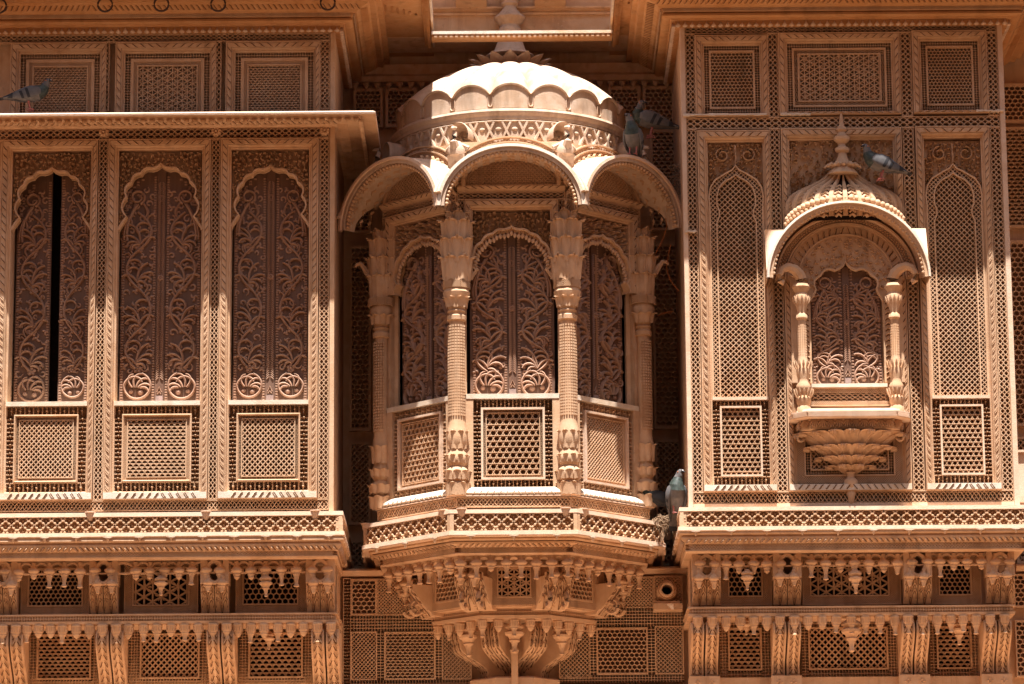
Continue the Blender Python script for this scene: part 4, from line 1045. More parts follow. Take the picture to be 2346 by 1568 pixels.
mb = MB(); box(mb, F0, at(1583, 1350, DB)[0], at(2318, 1350, DB)[0], zr(1392, DB), Zl2+.02, WALL, DB-.10); box(mb, F0, at(1583, 1500, -.4)[0], at(2318, 1500, -.4)[0], zr(1640, -.4), zr(1392, DB), WALL, -.50); mb.build('lower_wall', 'stone', bayR)
for z_, q, s_ in ((510, 1303, .62), (1160, 1303, .66)): hang(bayR, 'B', ur(z_, -.06), -.06, zr(q, -.06), s_)
for c in (265, 753, 1540, 2040):
    corbel(bayR, F0, ur(c, -.1), .172, zr(1322, -.07), zr(1384, -.16), DB, -.085)
    for dx in (-.044, .044): hang(bayR, 'M', ur(c, 0)+dx, -.05, zr(1300, .02), .9)
    mb = MB(); x = ur(c, -.06)
    for sg in (-1, 1): box(mb, F0, x+sg*.068-.018, x+sg*.068+.018, zr(1322, -.06), zr(1265, -.06), DB, -.05)
    t = np.linspace(0, 2*math.pi, 15); P = np.stack([x+.046*np.cos(t), zr(1295, -.05)+.066*np.sin(t)], -1); ribbons(mb, Fr((0, .05, 0)), P, .026, -.03, .006); mb.build('ring_panel', 'stone', bayR)
for a, b, c_, d_, k in ((350, 660, 395, 605, ('hex', .032)), (845, 1440, 890, 1370, ('star', .095)), (1625, 1925, 1668, 1868, ('hex', .030))):
    X = lambda z: at(1518+z*.3793, 1350, DB)[0]; v0, v1 = zr(1386, DB), zr(1275, DB); i0, i1 = zr(1367, DB), zr(1284, DB); mb = MB(); f = Fr((0, -DB, 0))
    for r_ in ((X(a), X(c_), v0, v1), (X(d_), X(b), v0, v1), (X(c_), X(d_), v0, i0), (X(c_), X(d_), i1, v1)): lattice(mb, f, *r_, 'diag0', .0135, -.03, 0, .0062)
    edge_bars(mb, f, X(a), X(b), v0, v1, .006, -.03, .006); o = mb.build('recess_panel', 'stone', bayR)
    mb = MB(); edge_bars(mb, f, X(c_), X(d_), i0, i1, .008, -.03, .008); lattice(mb, f, X(c_)+.008, X(d_)-.008, i0+.008, i1-.008, *k, -.03, -.008); mb.build('lattice', 'stone', o); mb = MB(); box(mb, f, X(c_)+.002, X(d_)-.002, i0+.002, i1-.002, -.099, -.075); mb.build('dark_backing', 'dark_fill', o)
xa, xb = at(1581, 1400, DG)[0], at(2320, 1400, DG)[0]
pathG2 = [(xa, WALL), (xa, DG), (xb, DG), (xb, WALL)]
mb = MB(); sweep(mb, pathG2, [(-.3, zr(1411, DG)), (.012, zr(1411, DG)), (.016, zr(1405, DG)), (.004, zr(1404, DG)), (.004, zr(1394, DG)), (.016, zr(1393, DG)), (.016, zr(1389, DG)), (-.2, zr(1387, DG))]); gc = mb.build('grid_course', 'stone', bayR)
mb = MB(); f = Fr((0, -DG, 0)); lattice(mb, f, xa, xb, zr(1404, DG), zr(1394, DG), 'grid', .0165, 0, .016, .0055); mb.build('grid_lattice', 'stone', gc)
for n_, c in enumerate([385, 470, 550, 630, 875, 965, 1050, 1140, 1225, 1310, 1400, 1660, 1740, 1815, 1895]): hang(bayR, 'CL' if n_ in (2, 6, 7, 8, 9, 10, 11, 12, 13, 14) else 'CS', at(1518+c*.3793, 1420, DG-.01)[0], DG-.012, zr(1411, DG))
for c in (255, 750, 1525, 2020):
    for dx in (-42, 45): hang(bayR, 'CL', at(1518+(c+dx)*.3793, 1420, DG)[0], DG+.004, zr(1411, DG))
    s_bracket(bayR, F0, at(1518+c*.3793, 1500, -.2)[0], .176, zr(1422, -.12), zr(1548, -.30), DG-.012, -.31)
    x = at(1518+c*.3793, 1555, -.28)[0]; mb = MB(); box(mb, F0, x-.093, x+.093, zr(1640, -.28), zr(1547, -.28), -.45, -.28)
    bb = mb.build('bracket_foot', 'stone', bayR); mb = MB()
    for sg in (-1, 1):
        for r_ in range(4):
            a_ = r_*math.pi/2+math.pi/4*0; stamp(mb, F0, HEART[0]*np.array([1, 1, .6]), HEART[1], [(x+sg*.043+.012*math.cos(a_), zr(1562, -.28)+.012*math.sin(a_), -.281)], .0095, a_+math.pi/2)
    mb.build('flower_mark', 'stone', bb)
mb = MB(); box(mb, F0, xa, xb, zr(1640, -.36), zr(1551, -.36), -.44, -.36); mb.build('bottom_beam', 'stone', bayR)
for a, b, c_, d_, k in ((345, 655, 395, 600, ('scale', .040)), (840, 1430, 880, 1362, ('diag', .040)), (1615, 1925, 1655, 1868, ('scale', .040))):
    X = lambda z: at(1518+z*.3793, 1480, DP)[0]; f = Fr((0, -DP, 0)); v0, v1 = zr(1552, DP), zr(1420, DP); i0, i1 = zr(1535, DP), zr(1437, DP); mb = MB()
    for r_ in ((X(a), X(c_), v0, v1), (X(d_), X(b), v0, v1), (X(c_), X(d_), v0, i0), (X(c_), X(d_), i1, v1)): lattice(mb, f, *r_, 'grid', .0185, -.03, 0, .0055)
    o = mb.build('recess_panel', 'stone', bayR)
    mb = MB(); edge_bars(mb, f, X(c_), X(d_), i0, i1, .010, -.03, .008); lattice(mb, f, X(c_)+.008, X(d_)-.008, i0+.008, i1-.008, *k, -.03, -.006); mb.build('lattice', 'stone', o); mb = MB(); box(mb, f, X(c_)+.002, X(d_)-.002, i0+.002, i1-.002, -.099, -.070); mb.build('dark_backing', 'dark_fill', o)
hang(bayR, 'B', ur(1130, -.18), -.18, zr(1414, -.18), 1.0); hang(bayR, 'B', ur(1778, -.2), -.2, zr(1421, -.2), .72); hang(bayR, 'B', ur(500, -.2), -.2, zr(1414, -.2), .45)

# ================================================================ LITTLE DOMED BALCONY ON THE RIGHT BAY
nb = thing('small_balcony', 'tiny domed balcony with a purple brown shutter on the lattice panelled bay', 'balcony', (cn, 0, zr(950)))
zn = lambda q, d=.1: at(1941, q, d)[1]
n_path = [(cn-.365, -.03), (cn-.350, .13), (cn-.27, .20), (cn+.27, .20), (cn+.350, .13), (cn+.365, -.03)]
# door, jambs, spandrel
zsl = zn(879, -.0)
box_ = MB(); 
for sg in (-1, 1):
    shutter(nb, F0, cn+sg*.117, .196, zsl, zn(612, 0)-zsl, -sg, -.012, arch_pts(cn, .235, zn(664, .02), 1, .80, -.3, [(-.9, 0), (-.72, .40), (-.3, .56)]), seed=61+sg, bead=.019)
meeting_post(nb, F0, cn, .042, zsl, zn(612, 0)-zsl, -.012)
ar = arch_pts(cn, .222, zn(664, .03), 1, .80, -.34, [(-.84, 0), (-.70, .40), (-.30, .54)], sag=.26)
va, vh, vz0 = .490, zn(465, .23)-zn(636, .23), zn(636, .23)
arc_n = lambda s, m=25, zc=None: np.array([(cn+va*s*math.cos(t), (zc if zc is not None else vz0)+vh*s*math.sin(t)) for t in np.linspace(math.pi, 0, m)])
zj = zn(640, .04)
oa = arc_n(.74, 25, zj)
poly = [(cn-.222, zsl), ] + [tuple(p) for p in ar[0:1]] + [tuple(p) for p in ar[1:-1]] + [tuple(ar[-1])] + [(cn+.222, zsl), (cn+.345, zsl), (cn+.345, zj)] + [tuple(p) for p in oa[::-1]] + [(cn-.345, zj), (cn-.345, zsl)]
mb = MB(); prism(mb, F0, poly[::-1], -.03, .035); sp = mb.build('door_surround', 'stone', nb)
mb = MB()
pin = np.vstack([arc_n(.58, 25, zj), [(cn+.25, zn(664, .04)), ], ar[::-1][1:-1], [(cn-.25, zn(664, .04))]])
scrolls(mb, F0, ((cn-.3, cn+.3, zj-.05, zj+vh*.6), lambda p: inside(pin, p)), 2600, .034, .034, .050, seed=9)
ribbons(mb, F0, ar, .014, .03, .05, PR_RIDGE)
ribbons(mb, F0, arc_n(.60, 25, zj), .012, .03, .048); ribbons(mb, F0, arc_n(.73, 25, zj), .010, .03, .046)
t = np.linspace(.06, math.pi-.06, 26)
P = np.array([np.stack([cn+va*(.62+.09*TICK[:, 1])*np.cos(a+TICK[:, 0]*.09*(1 if a < math.pi/2 else -1)), zj+vh*(.62+.09*TICK[:, 1])*np.sin(a+TICK[:, 0]*.09*(1 if a < math.pi/2 else -1))], -1) for a in t])
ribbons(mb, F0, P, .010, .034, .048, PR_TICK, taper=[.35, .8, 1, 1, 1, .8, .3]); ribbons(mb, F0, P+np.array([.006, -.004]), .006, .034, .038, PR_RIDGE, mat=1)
mb.build('arch_carving', ['stone', 'groove_dark'], sp)
mb = MB(); P = np.array([np.array([(cn+sg*.235, z), (cn+sg*.25, z+.012), (cn+sg*.262, z+.008)]) for sg in (-1, 1) for z in np.arange(zsl+.02, zn(680), .034)])
ribbons(mb, F0, P, .010, .034, .046, PR_TICK); ribbons(mb, F0, P+np.array([0, -.009]), .006, .034, .039, PR_RIDGE, mat=1)
stuff(mb.build('jamb_carving', ['stone', 'groove_dark'], sp))
# dotted ring, outer leaf ring set deeper under the vault
mb = MB()
for s_, w_ in ((.76, .05), (.88, .09)): ribbons(mb, F0, arc_n(s_, 31, zj+(vz0-zj)*(s_-.7)*3), .014, -.02, w_)
for r_ in range(3):
    t = np.linspace(.05, math.pi-.05, 64)+(.024 if r_ % 2 else 0)
    stamp(mb, F0, STUD[0], STUD[1], np.stack([cn+va*(.79+.028*r_)*np.cos(t), zj+vh*(.79+.028*r_)*np.sin(t), np.full(64, .038)], -1), .0065, math.pi/4)
X = np.stack([np.c_[arc_n(.75, 31, zj), np.full(31, .03)], np.c_[arc_n(.89, 31, zj), np.full(31, .034)], np.c_[arc_n(.96, 31, vz0), np.full(31, .22)]])
grid_surf(mb, F0.T(X), flip=True)
t = np.linspace(.1, math.pi-.1, 30); P = np.array([np.stack([cn+va*.955*np.cos(a+TICK[:, 0]*.08), vz0+vh*.955*np.sin(a+TICK[:, 0]*.08)], -1) for a in t])
mb.build('vault_soffit', 'stone', nb)
# vaulted canopy with rim, ears and knobs
mb = MB(); m = 37
o_ = arc_n(1.0, m); i_ = arc_n(.945, m)
ob = np.array([(cn+va*1.0*math.cos(a), vz0+vh*.985*math.sin(a)) for a in np.linspace(math.pi, 0, m)])
X = np.stack([np.c_[i_, np.full(m, .21)], np.c_[i_, np.full(m, .24)], np.c_[o_, np.full(m, .245)], np.c_[o_, np.full(m, .225)], np.c_[ob, np.full(m, -.03)]])
grid_surf(mb, F0.T(X), flip=True)
v = mb.build('vault_canopy', 'stone', nb)
mb = MB()
X = np.stack([np.c_[arc_n(.985, m), np.full(m, .243)], np.c_[arc_n(.99, m), np.full(m, .256)], np.c_[arc_n(1.018, m), np.full(m, .254)], np.c_[arc_n(1.024, m), np.full(m, .225)]]); grid_surf(mb, F0.T(X), flip=True); mb.build('canopy_rim', 'whitened_lime', v)
mb = MB(); t = np.linspace(.07, math.pi-.07, 47); stamp(mb, F0, BEAD[0], BEAD[1], np.stack([cn+va*.935*np.cos(t), vz0+vh*.935*np.sin(t), np.full(47, .228)], -1), .012); mb.build('knob_fringe', 'stone', v)
for sg in (-1, 1):
    pts = [(cn+sg*.497, zn(526, .06)), (cn+sg*.497, zn(640, .2))] + [(cn+sg*va*1.0*math.cos(a), vz0+vh*math.sin(a)) for a in np.linspace(.02, .74, 8)] + [(cn+sg*.33, zn(526, .06))]
    n = len(pts); wv = lambda z: .07+.15*np.clip((zn(526, .06)-z)/(zn(526, .06)-zn(636, .2)), 0, 1)
    mb = MB(); F_ = [(x, z, wv(z)) for x, z in pts]; Bk = [(x, z, -.02) for x, z in pts]
    lst = list(range(n)); mb.add(F0.T(F_+Bk), [(i, (i+1) % n, (i+1) % n+n, i+n) if sg < 0 else (i, i+n, (i+1) % n+n, (i+1) % n) for i in range(n)], gons=[lst]); mb.build('canopy_ear', 'pale', v, smooth=False)
# onion roof
def flat_lathe(mb, c, prof, seg, dep, lobes=0, amp=0, mat=0):
    th = np.linspace(-math.pi/2, math.pi/2, seg); k = 1+(amp*np.abs(np.cos(lobes*th)) if lobes else 0*th)
    r = np.array([p[0] for p in prof])[:, None]*k; z = np.array([p[1] for p in prof])[:, None]+0*th
    X = np.stack([c[0]+r*np.sin(th), c[1]-dep*r*np.cos(th), z], -1); grid_surf(mb, X, mat=mat); return X
prof = [(.33, zn(506)), (.350, zn(492)), (.358, zn(474)), (.350, zn(457)), (.325, zn(443)), (.280, zn(431)), (.215, zn(420)), (.150, zn(410)), (.100, zn(399)), (.070, zn(388)), (.055, zn(378))]
mb = MB(); flat_lathe(mb, (cn, .0), [(max(.03, r-.022), z) for r, z in prof], 73, .40); rf = mb.build('onion_roof', 'dark_fill', nb)  # core coloured near black so the gaps between ribs read as shadow
pr_r = np.array([p[0] for p in prof]); pr_z = np.array([p[1] for p in prof])
def roofw(X, off=.0):
    z = X[..., 1]; r = np.interp(z, pr_z, pr_r)+X[..., 2]; th = X[..., 0]; return np.stack([cn+r*np.sin(th), -.40*r*np.cos(th), z], -1)
mb = MB(); P = []; Q = []
zz = np.linspace(pr_z[0]+.02, pr_z[-1]-.01, 12); fl = np.linspace(0, 1, 12)
for k in range(-6, 7):
    th = k*.25
    P.append(np.stack([th+0*zz, zz], -1))
    for dz in np.arange(0, .9, .1): Q.append(np.array([(th+.06, pr_z[0]+.02+dz*.24), (th+.125, pr_z[0]+.036+dz*.24), (th+.19, pr_z[0]+.02+dz*.24)]))
wp = lambda X: roofw(np.stack([X[..., 0]/.30, X[..., 1], X[..., 2]], -1))
ribbons(mb, F0, np.array(P)*np.array([.30, 1]), .032, -.022, .022, PR_RIDGE, warp=wp)
ribbons(mb, F0, np.array(Q)*np.array([.30, 1]), .017, -.020, .012, PR_ROUND, warp=wp)
mb.build('roof_ribs', 'stone', rf)
mb = MB(); t = np.linspace(.33, math.pi-.33, 27); KB = ball_mesh(.021, 'stone', 'knob')
for p_ in F0.T(np.stack([cn+.372*np.cos(t), zn(512, .2)+.178*np.sin(t), .055+.075*np.sin(t)], -1)): inst('knob', KB, rf, tuple(p_))
stamp(mb, F0, BEAD[0], BEAD[1], np.stack([cn+.385*np.cos(t), zn(522, .2)+.170*np.sin(t), .06+.075*np.sin(t)], -1), .014)
mb.build('knob_row', 'stone', rf)
mb = MB(); lathe(mb, (cn, -.02, 0), [(r, zn(q, .02)) for r, q in ((.10, 402), (.085, 394), (.065, 388), (.05, 384), (.062, 380), (.045, 372), (.03, 360), (.026, 352), (.045, 347), (.045, 341), (.025, 336), (.022, 331), (.05, 322), (.052, 316), (.03, 310), (.022, 304), (.034, 299), (.03, 294), (.016, 288), (.012, 272), (.004, 258))], 14)
for k in range(-3, 4):
    a = k*.5; tube(mb, [(cn+.05*math.sin(a), -.02-.05*math.cos(a), zn(381, .05)), (cn+.09*math.sin(a), -.02-.08*math.cos(a), zn(377, .05)), (cn+.115*math.sin(a), -.02-.1*math.cos(a), zn(383, .05))], [.016, .013, .008], 6)
mb.build('finial', 'stone', nb)
# columns with bracket arms
for sg in (-1, 1):
    cxn = cn+sg*.283; yd = .105
    mb = MB(); lathe(mb, (cxn, -yd, 0), [(r, zn(q, yd)) for r, q in ((.045, 945), (.045, 936), (.036, 930), (.044, 922), (.046, 914), (.03, 906), (.03, 900), (.043, 893), (.044, 884), (.034, 877), (.034, 868), (.040, 860), (.042, 846), (.034, 836), (.026, 815), (.024, 750), (.024, 734), (.036, 729), (.034, 722), (.026, 718), (.028, 712), (.036, 700), (.044, 690), (.044, 678), (.036, 672), (.048, 664), (.056, 658), (.05, 652))], 16)
    co = mb.build('column', 'stone', nb)
    mb = MB()
    for z in np.arange(zn(826), zn(745), .016):
        for k in range(-3, 4):
            a = k*.5; fr_ = Fr((cxn+.0245*math.sin(a), -yd-.0245*math.cos(a), 0), a); box(mb, fr_, -.003, .003, z, z+.010, -.003, .003)
    for k in range(-3, 4):
        a = k*.5
        for z0, r_ in ((zn(700), .034), (zn(912), .042), (zn(848), .038)):
            tube(mb, [(cxn+(r_)*math.sin(a), -yd-r_*math.cos(a), z0), (cxn+(r_+.012)*math.sin(a), -yd-(r_+.012)*math.cos(a), z0+.03), (cxn+(r_+.018)*math.sin(a), -yd-(r_+.018)*math.cos(a), z0+.055)], [.004, .009, .004], 5)
    stuff(mb.build('leaf_carving', 'stone', co))
    mb = MB(); pts = [(0, 652), (.004, 640), (-.01, 628), (-.04, 618), (-.08, 614), (-.115, 620), (-.135, 634), (-.132, 648), (-.118, 652), (-.112, 645)]
    tube(mb, [(cxn-sg*u*-1 if False else cxn-(-sg)*(-u)*-1*-1 if False else cxn+sg*(-u), -yd-.05*(-u)/.13, zn(q, yd)) for u, q in pts], [.040, .036, .036, .034, .028, .024, .020, .018, .016, .012], 8)
    mb.build('bracket_arm', 'stone', co)
# balustrade, platform, palmette course
mb = MB(); box(mb, F0, cn-.232, cn+.232, zn(888, .07), zn(880, .07), -.01, .085); mb.build('sill', 'whitened_lime', nb)
mb = MB(); f = Fr((0, -.06, 0)); box(mb, F0, cn-.25, cn+.25, zn(940, .05), zn(889, .06), -.02, .02); edge_bars(mb, f, cn-.25, cn+.25, zn(931, .06), zn(889, .06), .006, -.03, .01)
lattice(mb, f, cn-.25, cn+.25, zn(901, .06), zn(890, .06), 'diag0', .0135, -.03, .006, .0055)
lattice(mb, f, cn-.225, cn+.225, zn(919, .06), zn(902, .06), 'chain', .036, -.04, .0); lattice(mb, f, cn-.25, cn+.25, zn(929, .06), zn(920, .06), 'diag0', .0135, -.03, .006, .0055)
mb.build('balustrade', 'stone', nb)
mb = MB(); sweep(mb, n_path, [(-.2, zn(957, .2)), (.0, zn(957, .2)), (.012, zn(955, .2)), (.0, zn(954, .2)), (0, zn(944.5, .2)), (.008, zn(944, .2)), (.008, zn(941, .2)), (-.02, zn(940, .2)), (-.025, zn(934, .2)), (-.06, zn(932, .19)), (-.2, zn(932, .19))]); pl = mb.build('platform', 'pale', nb)
mb = MB()
for fr_, L in seg_frames(n_path, 0): lattice(mb, fr_, 0.002, L-.002, zn(953.5, .2), zn(945, .2), 'diag0', .0115, 0, .009, .0048)
stuff(mb.build('lattice_band', 'pale', pl))
mb = MB(); sweep(mb, n_path, [(-.3, zn(992, .1)), (-.09, zn(991, .1)), (-.055, zn(983, .14)), (-.05, zn(960, .16)), (-.02, zn(957, .18))])
for fr_, L in seg_frames(n_path, -.048):
    n = max(1, round(L/.052))
    for k in range(n):
        u = (k+.5)*L/n
        for a in (-.9, -.45, 0, .45, .9):
            z0 = zn(962, .16)
            ribbons(mb, fr_, np.array([(u+.004*math.sin(a), z0), (u+.024*math.sin(a), z0-.026*math.cos(a)), (u+.036*math.sin(a), z0-.046*math.cos(a))]), .011, -.004, .016, PR_ROUND, taper=[.5, 1, .9])
        stamp(mb, fr_, BALL[0], BALL[1], [(u+L/n/2, zn(961, .16), 0)], .010)
mb.build('palmette_course', 'stone', nb)
# petal bracket tapering to a drop
pc = [(.300, zn(990, .1)), (.270, zn(1003, .1)), (.215, zn(1023, .1)), (.150, zn(1046, .08)), (.085, zn(1068, .06)), (.035, zn(1082, .04)), (.018, zn(1090, .04))][::-1]
mb = MB(); flat_lathe(mb, (cn, .03), pc, 41, .62); pb = mb.build('petal_bracket', 'stone', nb)
cr = np.array([p[0] for p in pc]); cz = np.array([p[1] for p in pc])
cone = lambda X: np.stack([cn+(np.interp(X[..., 1], cz, cr)+X[..., 2])*np.sin(X[..., 0]), .03-.62*(np.interp(X[..., 1], cz, cr)+X[..., 2]*1.5)*np.cos(X[..., 0]), X[..., 1]], -1)
for zt_, zb_, n in ((988, 1036, 9), (1018, 1060, 8), (1041, 1077, 6), (1060, 1088, 4)):
    rm = np.interp(zn((zt_+zb_)/2, .1), cz, cr)
    for k in range(n):
        th = (k+.5-n/2)*(2.9/n); ht = zn(zt_, .1)-zn(zb_, .1); z1 = zn(zt_, .1); mb = MB()
        t = np.linspace(0, 1, 8); ang = th*np.interp(t, [0, 1], [.52, 1.05]); zz = z1-ht*(1-np.sin(t*1.75)/np.sin(1.75)); wd = 2.9/n*.54*np.interp(t, [0, .4, .8, .93, 1], [.35, .8, 1.0, .8, .35])
        s_ = np.array([-1, -.72, -.3, 0, .3, .72, 1]); rel = np.array([-.020, .014, .002, -.004, .002, .014, -.020])
        out = .008+.042*t**3; RR = np.interp(zz, cz, cr)
        AN = ang[:, None]+s_[None]*wd[:, None]; RA = RR[:, None]+out[:, None]+rel[None]*t[:, None]
        X = np.stack([cn+RA*np.sin(AN), .03-.62*RA*np.cos(AN), zz[:, None]-.010*np.abs(s_)[None]**1.5], -1); grid_surf(mb, X)
        X2 = X[-1:].repeat(3, 0); X2[1, :, 2] -= .010; X2[2, :, 2] -= .022; X2[2, :, 1] += .012; grid_surf(mb, X2)
        mb.build('petal', 'stone', pb)
mb = MB(); lathe(mb, (cn, .0, 0), [(r, zn(q, .02)) for r, q in ((.004, 1155), (.016, 1149), (.02, 1140), (.028, 1130), (.024, 1124), (.036, 1116), (.042, 1104), (.036, 1098), (.022, 1094), (.022, 1086), (.03, 1082))], 14, 8, .08); mb.build('drop_finial', 'stone', nb)
for sg in (-1, 1):
    t = np.linspace(0, 1, 20); r_ = .032*(1-.7*t); a = t*9
    mb = MB(); c_ = (cn+sg*.305, zn(1002, .06)); tube(mb, [(c_[0]+sg*r*math.cos(q), -.03-.03*tt, c_[1]+r*math.sin(q)) for r, q, tt in zip(r_, a, t)], .0095, 6); mb.build('volute', 'stone', nb)

for a, b, q in ((1574, 1768, 263), (1800, 1870, 263), (2255, 2318, 259), (1575, 1600, 530)):
    mb = MB(); xs_ = np.linspace(fx(a), fx(b), 14)
    for x0_, x1_ in zip(xs_[:-1], xs_[1:]): 
        h_ = rng.uniform(.003, .008); zq_ = zr(q)+rng.uniform(-.002, .002); box(mb, F0, x0_, x1_, zq_-h_, zq_+h_, -.02, .0285+rng.uniform(0, .002))
    mb.build('mortar_joint', 'whitened_lime', bayR)

# ================================================================ CENTRAL BALCONY (half octagon in plan)
XC, DC = at(1173, 700, 0)[0], -.81
T8 = math.tan(math.pi/8)
zc = lambda q, A=.815: at(1173, q, DC+A)[1]
cb = thing('oriel_balcony', 'projecting octagonal sandstone balcony under a lobed dome with three round arched eaves', 'balcony', (XC, 0, zc(1480, .3)))
def octp(A, back=WALL): return [(XC-A, back), (XC-A, DC+A*T8), (XC-A*T8, DC+A), (XC+A*T8, DC+A), (XC+A, DC+A*T8), (XC+A, back)]
AB8 = .815; pathC = octp(AB8); hs = AB8*T8
FACE = [Fr((XC, -DC, 0), k*math.pi/4) for k in (-1, 0, 1)]
# core behind the openings
mb = MB(); sweep(mb, octp(AB8-.16), [(0, zc(1270)), (0, zc(360))]); mb.build('dark_core', 'dark_fill', cb)
mb = MB(); sweep(mb, pathC, [(-.3, zc(1160)), (0, zc(1160)), (0, zc(1117)), (-.3, zc(1117))]); mb.build('balcony_wall', 'stone', cb); mb = MB(); sweep(mb, pathC, [(-.3, zc(436)), (-.0, zc(436)), (0, zc(325)), (-.3, zc(325))]); mb.build('balcony_wall', 'stone', cb)
# side cheeks back to the wall
for sg in (-1, 1):
    x0, x1 = sorted((XC+sg*(AB8-.10), XC+sg*(AB8-.02))); mb = MB(); box(mb, F0, x0, x1, zc(1270), zc(330), WALL, DC+AB8*T8); mb.build('side_wall', 'stone', cb)
arch_c = []
for k, f in enumerate(FACE):
    w = AB8; lab = ('left', 'front', 'right')[k]
    fw = Fr(f.T([[0, 0, w]])[0], f.phi)               # local frame on the face, w=0 at the face
    # door
    zb, zt_ = zc(903, w-.07), zc(522, w-.07); a = .262; wb = -.10
    ar = arch_pts(0, a-.012, zc(612, w), .98, 1.02*98/96, -.30, [(-.97, 0), (-.93, .34), (-.74, .64), (-.46, .86), (-.2, .96)], sag=.16)
    pw = .050; lw = (2*a-pw)/2
    for sg in (-1, 1): shutter(cb, fw, sg*(pw/2+lw/2), lw-.004, zb, zt_-zb, -sg, wb, ar, seed=81+sg+k)
    meeting_post(cb, fw, 0, pw, zb, zt_-zb-.01, wb)
    # spandrel and frame above
    F_o = (-.290, .290, zc(640), zc(458)); 
    frame_mould(cb, 'door_frame', fw, F_o, (.050, .050, .0, zc(458)-zc(480)))
    mb = MB(); x0, x1 = -.24, .24; poly = [(x1, zc(480)), (x0, zc(480)), (x0-.02, ar[0][1])]+[tuple(p) for p in ar[1:-1]]+[(x1+.02, ar[-1][1])]
    prism(mb, fw, poly, -.098, -.080); sp = mb.build('spandrel', 'stone', cb)
    mb = MB(); scrolls(mb, fw, ((x0, x1, zc(600), zc(481)), lambda p, poly=poly: inside(poly, p)), 5000, .032, -.062, -.010, seed=91+k)
    ribbons(mb, fw, ar+np.array([0, .006]), .018, -.06, -.006)
    stuff(mb.build('foliage_carving', 'stone', sp))
    mb = MB()                                         # little hanging drops along the arch
    dd = np.concatenate([[0], np.cumsum(np.linalg.norm(np.diff(ar, axis=0), axis=1))]); n = 31
    for t in np.linspace(.10*dd[-1], .90*dd[-1], n):
        x = np.interp(t, dd, ar[:, 0]); z = np.interp(t, dd, ar[:, 1])
        nx, nz = -x*.55, -(z-(zc(612)-.05))*.9; L = math.hypot(nx, nz)+1e-6; nx, nz = nx/L, nz/L
        p = fw.T([[x, z, -.04], [x+nx*.016, z+nz*.016-.002, -.035], [x+nx*.026, z+nz*.026-.003, -.03], [x+nx*.034, z+nz*.034-.004, -.03], [x+nx*.045, z+nz*.045-.005, -.03]])
        tube(mb, p, [.010, .006, .012, .012, .004], 6)
    mb.build('arch_fringe', 'stone', sp)
    for sg in (-1, 1):
        u0, u1 = sorted((sg*.292, sg*(hs-.002))); jali(cb, 'lattice_strip', fw, u0, u1, zc(640), zc(457), 'chain', .033, e=.003)
    jali(cb, 'lattice_strip', fw, -hs+.004, hs-.004, zc(457), zc(440), 'chain', .040, e=.004)
    frame_mould(cb, 'lintel_moulding', fw, (-hs+.004, hs-.004, zc(441), zc(426)), (0, 0, .0, zc(426)-zc(440)), prof=[(0, -.02), (0, .03), (.3, .034), (.8, .015), (1, 0), (1, -.03)])
    # arched panel under the vault
    mb = MB(); zz0 = zc(427); t = np.linspace(math.pi, 0, 25)
    for s_, w_, h_ in ((.30, .03, .026), (.36, .012, .016), (.40, .012, .016)): ribbons(mb, fw, np.stack([s_*np.cos(t), zz0-.01+s_*.92*np.sin(t)*.88], -1), w_, -.01, h_)
    for r_ in range(3):
        q = np.linspace(.1, math.pi-.1, 50)+(.03 if r_ % 2 else 0)
        stamp(mb, fw, STUD[0], STUD[1], np.stack([(.33+.022*r_)*np.cos(q), zz0-.01+(.33+.022*r_)*.81*np.sin(q), np.zeros(50)], -1), .007, math.pi/4)
    A_, B_, C_ = short_diag(-.27, .27, zz0+.004, zz0+.22, .0135); el = np.array([(.285*math.cos(q), zz0-.01+.285*.81*math.sin(q)) for q in np.linspace(0, math.pi, 24)])
    for S_ in (A_, B_): ribbons(mb, fw, S_[inside(el, mid(S_))], .0066, -.004, .014)
    q = np.linspace(.08, math.pi-.08, 19); ribbons(mb, fw, np.array([np.stack([(.285+.045*TICK[:, 1])*np.cos(a+TICK[:, 0]*.14*(1 if a < math.pi/2 else -1)), zz0-.01+.81*(.285+.045*TICK[:, 1])*np.sin(a+TICK[:, 0]*.14*(1 if a < math.pi/2 else -1))], -1) for a in q]), .010, .006, .030, PR_TICK)
    mb.build('tympanum', 'stone', cb)
    # sill, parapet panel
    mb = MB(); box(mb, fw, -.285, .285, zc(914), zc(903), -.13, .012); mb.build('sill', 'whitened_lime', cb)
    u = .242; jamb = [(-hs+.03, -u), (u, hs-.03)]
    mb = MB()
    for a0, a1 in jamb: box(mb, fw, a0, a1, zc(1117), zc(914), -.10, .008)
    for sg in (-1, 1): box(mb, fw, *sorted((sg*.284, sg*(hs-.02))), zc(903), zc(640), -.10, -.02)
    box(mb, fw, -u, u, zc(1117), zc(914), -.12, -.085); mb.build('pier_panel', 'stone', cb)
    e = .047; z0, z1 = zc(1117), zc(916); g0, g1 = zc(1099), zc(934)
    mb = MB()
    for r_ in ((-u, -u+e, g0, g1), (u-e, u, g0, g1), (-u, u, z0, g0), (-u, u, g1, z1)): lattice(mb, fw, *r_, 'heart', .050, -.06, -.004)
    pp = mb.build('parapet_panel', 'stone', cb)
    mb = MB(); edge_bars(mb, fw, -u+e, u-e, g0, g1, .013, -.06, .008); mb.build('panel_frame', 'pale', pp)
    kk = (('kagome', .038), ('kagome', .040), ('diag', .024))[k]
    nested(pp, fw, -u+e+.013, u-e-.013, g0+.013, g1-.013, [(.016, 'chain' if k != 2 else 'diag0', .03 if k != 2 else .010, -.014), (.005, 'bar', 0, -.006)], (*kk, -.06, -.012), -.06).build('lattice', 'stone', pp)
